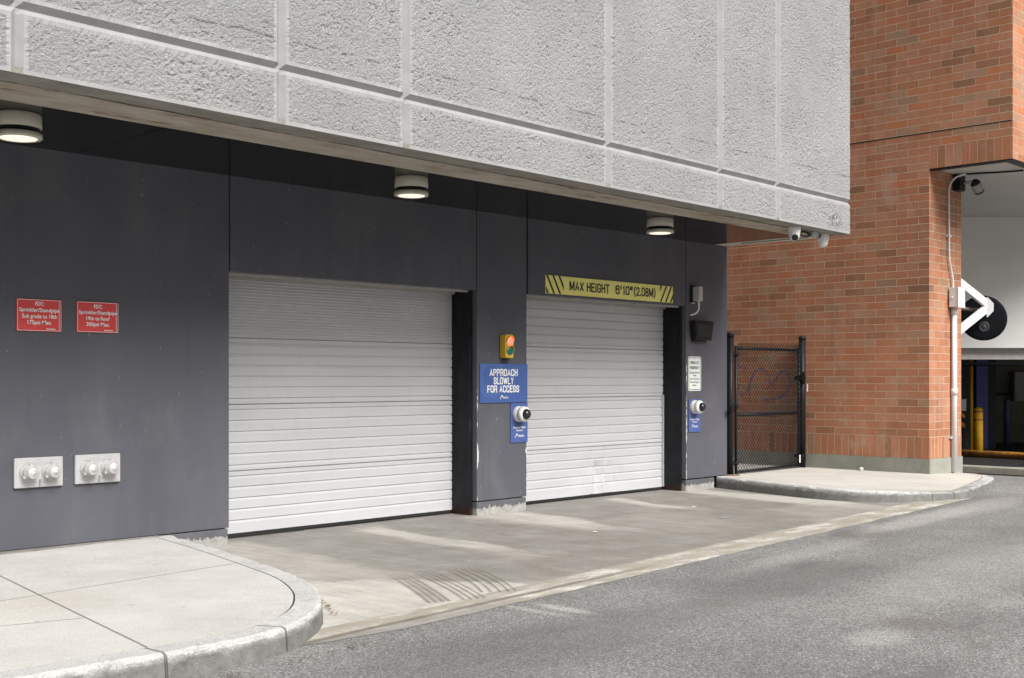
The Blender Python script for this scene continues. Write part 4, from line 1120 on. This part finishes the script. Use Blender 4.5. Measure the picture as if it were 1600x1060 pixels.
dup(t, (3.37, 7.62, TOP), 'lit round canopy lamp above the left grey wall, nearest the camera')

# ------------------------------------------------------------------ turret cameras and cable box at the free end of the canopy
def turret(x, y, zt, look, label):
    t = thing('security_camera', (x, y, zt), label, 'camera', 'turret cameras under the canopy end')
    bm = BM(); lathe(bm, (x, y, zt), (0, 0, -1), [(0, .070), (.014, .072), (.05, .068), (.10, .058), (.115, .05)], 32); obj('base', bm, M['white'], t)
    c = Vector((x, y, zt - .105)); bm = BM(); bmesh.ops.create_uvsphere(bm, u_segments=28, v_segments=18, radius=.056, matrix=Matrix.Translation(c))
    for f in bm.faces: f.smooth = True
    o = obj('eyeball', bm, M['white'], t)
    d = Vector(look).normalized(); bm = BM(); lathe(bm, c + d * .041, d, [(0, .036), (.012, .037), (.016, .034), (.014, .022), (.02, .012), (.021, .001)], 24, False, True); obj('lens', bm, M['darkglass'], o)
turret(11.80, 6.90, 3.097, (-.75, -.62, -.42), 'white turret camera with visible black lens under the canopy')
turret(12.60, 6.99, 3.097, (.85, .35, -.3), 'white turret camera turned away, nearest the canopy corner')
t = thing('cable_box', (12.33, 6.97, 3.095), 'small grey cable box with black cables between the two turret cameras', 'cable box')
bm = BM(); box(bm, 12.27, 12.40, 6.93, 7.02, 3.03, 3.095, .006); obj('box_body', bm, M['silver'], t)
bm = BM(); tube(bm, smooth_path([(11.86, 6.93, 3.08), (11.98, 6.94, 3.05), (12.10, 6.96, 3.075), (12.28, 6.97, 3.06)], 6), .012, 8); tube(bm, smooth_path([(11.87, 6.95, 3.075), (12.05, 6.97, 3.035), (12.2, 6.98, 3.03), (12.29, 6.98, 3.05)], 6), .009, 8); tube(bm, smooth_path([(12.38, 6.97, 3.06), (12.46, 6.98, 3.04), (12.55, 6.99, 3.08)], 6), .012, 8); obj('cable', bm, M['rubber'], t)

# ------------------------------------------------------------------ signs
def plate(bm, x0, x1, z0, z1, y1, th, bow=0.0, r=0.0):
    """thin sheet in front of the wall, optionally bowed or with rounded corners"""
    if r:
        pts = []
        for cx, cz, a in ((x1 - r, z1 - r, 0), (x0 + r, z1 - r, 90), (x0 + r, z0 + r, 180), (x1 - r, z0 + r, 270)):
            pts += [(cx + r * cos(rad(a + k * 15)), cz + r * sin(rad(a + k * 15))) for k in range(7)]
        fa = [bm.verts.new((x, y1 - th, z)) for x, z in pts]; fb = [bm.verts.new((x, y1, z)) for x, z in pts]
        bm.faces.new(fa); bm.faces.new(list(reversed(fb)))
        for i in range(len(pts)): bm.faces.new((fa[i], fb[i], fb[(i + 1) % len(pts)], fa[(i + 1) % len(pts)]))
        return bm
    n = 12; prev = None
    for i in range(n + 1):
        x = x0 + (x1 - x0) * i / n; b = bow * sin(pi * i / n)
        row = [bm.verts.new(p) for p in ((x, y1 - th - b * .3, z1), (x, y1 - b * .3, z1), (x, y1 - b, z0), (x, y1 - th - b, z0))]
        if prev:
            for k in range(4): bm.faces.new((prev[k], prev[(k + 1) % 4], row[(k + 1) % 4], row[k]))
        else: bm.faces.new(row)
        prev = row
    bm.faces.new(list(reversed(prev)))
    return bm

def red_sign(x0, x1, z0, z1, rows, label):
    t = thing('fire_sign', ((x0 + x1) / 2, YW, (z0 + z1) / 2), label, 'sign', 'red fire connection signs')
    obj('sign_plate', plate(BM(), x0, x1, z0, z1, YW - .004, .003, .006), M['red'], t)
    cx = (x0 + x1) / 2; H = z1 - z0; yl = YW - .0155
    letters('lettering', [(s, cx, z1 - H * f, H * .118, (x1 - x0) * wd) for s, f, wd in rows] , M['letw'], t, yl, .018)
    bm = BM()
    for a, b, c, d in ((x0 + .004, x1 - .004, z1 - .007, z1 - .004), (x0 + .004, x1 - .004, z0 + .004, z0 + .007), (x0 + .004, x0 + .007, z0 + .004, z1 - .004), (x1 - .007, x1 - .004, z0 + .004, z1 - .004), (x1 - .022, x1 - .019, z0 + .004, z1 - .004)):
        quad(bm, (a, yl + .001, c), (b, yl + .001, c), (b, yl + .001, d), (a, yl + .001, d))
    for k in range(9): quad(bm, (cx + .05 + k * .008, yl, z0 + .014), (cx + .0555 + k * .008, yl, z0 + .014), (cx + .0555 + k * .008, yl, z0 + .022), (cx + .05 + k * .008, yl, z0 + .022))
    obj('border_line', bm, M['letw'], t)
red_sign(3.801, 4.141, 1.752, 1.989, [('FDC:', .20, .20), ('Sprinkler/Standpipe', .395, .90), ('Sub grade to 18th', .59, .78), ('175psi Max.', .78, .54)], 'red fire connection sign reading Sub grade to 18th 175psi')
red_sign(4.261, 4.601, 1.755, 1.990, [('FDC:', .21, .20), ('Sprinkler/Standpipe', .405, .92), ('19th to Roof', .60, .56), ('300psi Max.', .79, .56)], 'red fire connection sign reading 19th to Roof 300psi')

# fire department connections
def siamese(x0, label):
    x1, z0, z1 = x0 + .366, .60, .82
    t = thing('fire_connection', (x0 + .183, YW, .71), label, 'fire connection', 'twin hose connections in the grey wall')
    bm = BM(); box(bm, x0, x1, YW - .030, YW - .002, z0, z1, .004, 2); box(bm, x0 + .012, x1 - .012, YW - .033, YW - .028, z0 + .012, z1 - .012, .002, 1); o = obj('wall_plate', bm, M['alu'], t)
    bm = BM()
    box(bm, x0 + .06, x1 - .04, YW - .036, YW - .033, z1 - .050, z1 - .046)
    box(bm, x0 + .09, x1 - .10, YW - .036, YW - .033, z0 + .034, z0 + .038)
    for k in range(16): box(bm, x0 + .07 + k * .014, x0 + .079 + k * .014, YW - .0355, YW - .033, z1 - .042, z1 - .030)
    obj('embossing', bm, M['alu'], o)
    for cx in (x0 + .095, x0 + .262):
        p = Vector((cx, YW - .033, .712))
        bm = BM(); lathe(bm, p, (0, -1, 0), [(0, .064), (.012, .062), (.016, .05), (.05, .048)], 32); h = obj('coupling', bm, M['silver'], t)
        bm = BM(); lathe(bm, p + Vector((0, -.045, 0)), (0, -1, 0), [(0, .052), (.005, .056), (.022, .056), (.026, .046), (.055, .043), (.06, .038), (.058, .012), (.066, .010), (.067, .001)], 32)
        for k in range(3):
            a = rad(90 + 120 * k); d = Vector((cos(a), 0, sin(a))); q = p + Vector((0, -.058, 0)) + d * .058
            lathe(bm, q - Vector((0, .009, 0)), (0, 1, 0), [(0, .011), (.018, .011)], 10)
        obj('cap', bm, M['silver'], h)
    bm = BM(); box(bm, x0 + .183, x0 + .19, YW - .05, YW - .03, z0 + .012, z0 + .06); obj('chain_stub', bm, M['cabinet'], t)
    return t
t = siamese(3.777, 'twin hose connection plate under the Sub grade to 18th sign')
dup(t, (4.241 + .183, YW, .712), 'twin hose connection plate nearer the wide roll-up door')

# MAX HEIGHT sign
t = thing('clearance_sign', (10.72, YW, 2.43), 'yellow MAX HEIGHT clearance sign with black striped ends above the door', 'sign')
x0, x1, z0, z1 = 9.567, 11.885, 2.326, 2.526
bm = BM(); box(bm, x0, x1, YW - .014, YW - .002, z0, z1, .002, 1); obj('sign_board', bm, M['yellow'], t)
def stripes(xa, xb, sgn):
    bm = BM(); y = YW - .0155; h = z1 - z0 - .004; sl = .115
    k = -4
    while k < 8:
        a = xa + k * .100
        poly = [(a, z1 - .002), (a + .03, z1 - .002), (a + .03 + sl, z0 + .002), (a + sl, z0 + .002)] if sgn > 0 else [(a + sl, z1 - .002), (a + sl + .03, z1 - .002), (a + .03, z0 + .002), (a, z0 + .002)]
        # clip to the striped end of the board
        def clip(ps, xc, keep):
            out = []
            for i in range(len(ps)):
                p, q = ps[i], ps[(i + 1) % len(ps)]
                ip, iq = (p[0] >= xc) == keep, (q[0] >= xc) == keep
                if ip: out.append(p)
                if ip != iq:
                    u = (xc - p[0]) / (q[0] - p[0]); out.append((xc, p[1] + u * (q[1] - p[1])))
            return out
        poly = clip(poly, xa, True)
        if len(poly) > 2: poly = clip(poly, xb, False)
        if len(poly) > 2: bm.faces.new([bm.verts.new((x, y, z)) for x, z in poly])
        k += 1
    obj('warning_stripes', bm, M['letb'], t)
stripes(x0 + .004, 9.862, 1); stripes(11.62, x1 - .004, -1)
sign_text([('MAX HEIGHT', 10.305, z0 + .050, .105, .70), ("6'10\"", 10.925, z0 + .050, .105, .32), ('(2.08M)', 11.32, z0 + .050, .105, .42)], [], M['letb'], t, YW - .0155)

# blue signs
t = thing('access_sign', (8.925, YW, 1.35), 'large blue APPROACH SLOWLY FOR ACCESS sign on the pillar between doors', 'sign')
bm = BM(); box(bm, 8.568, 9.279, YW - .012, YW - .003, 1.152, 1.557, .0015, 1); obj('sign_board', bm, M['blue'], t)
sign_text([('APPROACH', 8.915, 1.428, .074, .42), ('SLOWLY', 8.915, 1.343, .074, .30), ('FOR ACCESS', 8.91, 1.258, .074, .475)], [('ParkCo', 8.945, 1.196, .022, .08)], M['letw'], t, YW - .0135)
def logo(t, x, z, s):
    bm = BM(); y = YW - .0135
    pts = [(0, 0), (.012, .035), (.022, .052), (.036, .058), (.05, .05), (.054, .034), (.046, .02), (.03, .015), (.036, .026), (.04, .036), (.032, .046), (.022, .04), (.014, .018), (.008, -.01)]
    bm.faces.new([bm.verts.new((x + a * s, y, z + b * s)) for a, b in pts]); obj('logo', bm, M['letw'], t)
logo(t, 8.862, 1.192, .7)

def plate_camera(x0, x1, z0, z1, cx, cz, lab_s, lab_c, first):
    t = thing('camera_sign', ((x0 + x1) / 2, YW, (z0 + z1) / 2), lab_s, 'sign', 'narrow blue plate camera signs')
    bm = BM(); box(bm, x0, x1, YW - .011, YW - .003, z0, z1, .0015, 1); obj('sign_board', bm, M['blueedge'], t)
    mx = (x0 + x1) / 2
    letters('lettering', [('License Plate', mx, z0 + .150, .020, .185), ('Camera', mx, z0 + .120, .020, .10), ('ParkCo', mx + .03, z0 + .060, .022, .085)], M['letw'], t, YW - .0125, .02)
    logo(t, mx - .065, z0 + .056, .7)
    c = thing('plate_camera', (cx, YW, cz), lab_c, 'camera', 'white dome cameras on the narrow blue signs')
    bm = BM(); lathe(bm, (cx, YW - .011, cz), (0, -1, 0), [(0, .082), (.008, .084), (.055, .082), (.060, .074), (.066, .074), (.070, .083), (.105, .080), (.118, .066), (.120, .052)], 40); obj('housing', bm, M['white'], c)
    bm = BM(); lathe(bm, (cx, YW - .126, cz), (0, -1, 0), [(0, .056), (.018, .054), (.036, .044), (.050, .027), (.056, .001)], 32, False, True); obj('dome', bm, M['dome'], c)
plate_camera(9.022, 9.283, .729, 1.146, 9.130, 1.030, 'narrow blue camera sign under the large blue APPROACH SLOWLY sign', 'white dome camera on the sign below APPROACH SLOWLY', True)
plate_camera(12.222, 12.472, .735, 1.146, 12.325, 1.050, 'narrow blue camera sign under the PRIVATE PROPERTY sign', 'white dome camera on the sign below PRIVATE PROPERTY', False)

t = thing('property_sign', (12.355, YW, 1.46), 'white PRIVATE PROPERTY sign with rounded corners beside the narrower doorway', 'sign')
obj('sign_plate', plate(BM(), 12.213, 12.495, 1.250, 1.678, YW - .003, .003, 0, .035), M['signwhite'], t)
bm = BM()                                                      # printed border as a thin ring
def ring(i): 
    pts = []; x0, x1, z0, z1, r = 12.225 + i, 12.483 - i, 1.262 + i, 1.666 - i, .028
    for cx, cz, a in ((x1 - r, z1 - r, 0), (x0 + r, z1 - r, 90), (x0 + r, z0 + r, 180), (x1 - r, z0 + r, 270)):
        pts += [(cx + r * cos(rad(a + k * 15)), YW - .0075, cz + r * sin(rad(a + k * 15))) for k in range(7)]
    return [bm.verts.new(p) for p in pts]
ra, rb = ring(0), ring(.007)
for i in range(len(ra)): bm.faces.new((ra[i], ra[(i + 1) % len(ra)], rb[(i + 1) % len(ra)], rb[i]))
obj('border_line', bm, M['letg'], t)
sign_text([('PRIVATE', 12.354, 1.583, .036, .175), ('PROPERTY', 12.354, 1.520, .036, .20)], [('Parking Enforced', 12.354, 1.468, .021, .205), ('Under', 12.354, 1.432, .021, .07), ('City of Kitchener', 12.354, 1.390, .021, .205), ('Private Property', 12.354, 1.350, .021, .20), ('By-law', 12.354, 1.312, .021, .085)], M['letg'], t, YW - .0075)
bm = BM()
for z in (1.652, 1.276): lathe(bm, (12.354, YW - .006, z), (0, -1, 0), [(0, .007), (.004, .006), (.006, .001)], 12)
obj('screw', bm, M['silver'], t)

# signal box
t = thing('signal_light', (8.92, YW, 1.735), 'yellow two lens traffic signal above the APPROACH SLOWLY sign', 'signal')
x0, x1, z0, z1, yf = 8.862, 8.985, 1.615, 1.858, YW - .095
bm = BM(); box(bm, x0, x1, yf, YW - .002, z0, z1, .010, 3); obj('housing', bm, M['tly'], t)
for nm, cz, mt in (('red_lens', 1.792, M['tlr']), ('green_lens', 1.690, M['tlg'])):
    bm = BM(); lathe(bm, (x0 + .0615, yf + .002, cz), (0, -1, 0), [(0, .046), (.006, .046), (.012, .036), (.016, .02), (.017, .001)], 28, False, True); obj(nm, bm, mt, t)
    bm = BM(); n = 20; prev = None
    for k in range(n + 1):
        a = rad(-15 + 210 * k / n); dx, dz = cos(a), sin(a)
        row = [bm.verts.new((x0 + .0615 + dx * .050, yf + .004, cz + dz * .050)), bm.verts.new((x0 + .0615 + dx * .050, yf - .030 * max(.15, dz * .6 + .4), cz + dz * .050)), bm.verts.new((x0 + .0615 + dx * .053, yf - .030 * max(.15, dz * .6 + .4), cz + dz * .053)), bm.verts.new((x0 + .0615 + dx * .053, yf + .004, cz + dz * .053))]
        if prev:
            for q in range(4): bm.faces.new((prev[q], row[q], row[(q + 1) % 4], prev[(q + 1) % 4]))
        prev = row
    obj('visor', bm, M['tly'], t)
bm = BM(); box(bm, x0 + .04, x1 - .03, YW - .075, YW - .01, z0 - .014, z0 + .002, .004, 1); obj('cable_gland', bm, M['rubber'], t)

# junction box with looped cable, and black box below it
t = thing('electrical_box', (12.33, YW, 2.45), 'small grey electrical box with looped white cable beside the MAX HEIGHT sign', 'electrical box')
bm = BM(); box(bm, 12.275, 12.355, YW - .13, YW - .03, 2.365, 2.545, .006); obj('housing', bm, M['silver'], t)
bm = BM(); box(bm, 12.262, 12.365, YW - .03, YW - .002, 2.345, 2.565, .004, 1); obj('back_plate', bm, M['black'], t)
bm = BM(); box(bm, 12.25, 12.30, YW - .05, YW - .02, 2.335, 2.35); obj('clip', bm, M['silver'], t)
bm = BM(); tube(bm, smooth_path([(12.335, YW - .08, 2.37), (12.338, YW - .08, 2.28), (12.32, YW - .06, 2.225), (12.285, YW - .03, 2.20), (12.25, YW - .01, 2.195)], 8), .011, 10); obj('cable', bm, M['white'], t)

t = thing('wall_box', (12.38, YW, 2.0), 'black wedge shaped wall box above the PRIVATE PROPERTY sign', 'wall box')
bm = BM()
x0, x1 = 12.24, 12.645
prof = [(YW - .02, 2.125), (YW - .085, 2.125), (YW - .095, 2.11), (YW - .085, 1.895), (YW - .075, 1.88), (YW - .02, 1.885)]
fa = [bm.verts.new((x0 + (.03 if i in (3, 4, 5) else 0), y, z)) for i, (y, z) in enumerate(prof)]; fb = [bm.verts.new((x1 - (.03 if i in (3, 4, 5) else 0), y, z)) for i, (y, z) in enumerate(prof)]
bm.faces.new(fa); bm.faces.new(list(reversed(fb)))
for i in range(6): bm.faces.new((fa[i], fb[i], fb[(i + 1) % 6], fa[(i + 1) % 6]))
bmesh.ops.bevel(bm, geom=list(bm.edges), offset=.006, segments=2, affect='EDGES')
obj('housing', bm, M['black'], t)
bm = BM(); quad(bm, (x0 + .045, YW - .0962, 2.08), (x1 - .045, YW - .0962, 2.08), (x1 - .065, YW - .0895, 1.925), (x0 + .065, YW - .0895, 1.925)); obj('front_grille', bm, M['rubber'], t)
bm = BM(); box(bm, x0 + .06, x1 - .06, YW - .022, YW - .001, 1.87, 2.10); obj('wall_bracket', bm, M['black'], t)

# ------------------------------------------------------------------ litter
def scrap(name, x, y, z, sx, sy, rot, mat, label, cat='litter'):
    bm = BM(); n = 5; rows = []
    for i in range(n):
        rows.append([bm.verts.new((x + cos(rot) * (i / (n - 1) - .5) * sx - sin(rot) * (j / (n - 1) - .5) * sy, y + sin(rot) * (i / (n - 1) - .5) * sx + cos(rot) * (j / (n - 1) - .5) * sy, z + .008 + .006 * noise.noise(Vector((i * .7 + x, j * .8 + y, 0))))) for j in range(n)])
    for a, b in zip(rows, rows[1:]):
        for j in range(n - 1): bm.faces.new((a[j], b[j], b[j + 1], a[j + 1]))
    tag(obj(name, bm, mat), label, cat)
scrap('paper_scrap', 8.353, 6.931, .004, .065, .04, .4, M['paper'], 'white paper scrap lying in the middle of the driveway')
scrap('paper_scrap', 10.71, 7.492, .005, .06, .04, 1.2, M['paper'], 'small white paper scrap on the driveway near the right doorway')
scrap('paper_scrap', 10.08, 6.697, .006, .10, .03, .1, M['bluepaper'], 'thin pale strip of paper on the driveway right of the white scrap')
scrap('paper_scrap', 6.375, 6.534, .002, .05, .02, .9, M['bluepaper'], 'tiny pale blue paper scrap on the driveway near the tyre marks')
bm = BM(); bmesh.ops.create_icosphere(bm, subdivisions=2, radius=.038, matrix=Matrix.Translation((14.95, 7.72, .178)) @ Matrix.Diagonal((1.2, .7, .8, 1)))
for v in bm.verts: v.co += Vector((.012, .01, .012)) * noise.noise(v.co * 30)
tag(obj('loose_stone', bm, M['stone']), 'pale loose stone beside the base of the brick wall', 'stone')
bm = BM()
for i in range(26):
    q = random.random()
    x = 4.33 + .20 * q + random.uniform(0, .05); y = 5.60 + .42 * q + random.uniform(-.05, -.01); s = random.uniform(.004, .011); a = random.uniform(0, 6)
    quad(bm, *[(x + s * cos(a + k * 1.57) * (1.7 if k % 2 else 1), y + s * sin(a + k * 1.57), .014 + random.uniform(0, .010)) for k in range(4)])
for i in range(46):
    x = random.uniform(2.2, 4.1); y = edge_y(x) - .10 - random.random() ** 2 * .12 + (0 if x > 3.4 else -.02); s = random.uniform(.004, .012); a = random.uniform(0, 6)
    quad(bm, *[(x + s * cos(a + k * 1.57) * (1.5 if k % 2 else 1), y + s * sin(a + k * 1.57), .006 + random.uniform(0, .008)) for k in range(4)])
struct('leaf_litter', bm, M['leaf'], 'stuff')
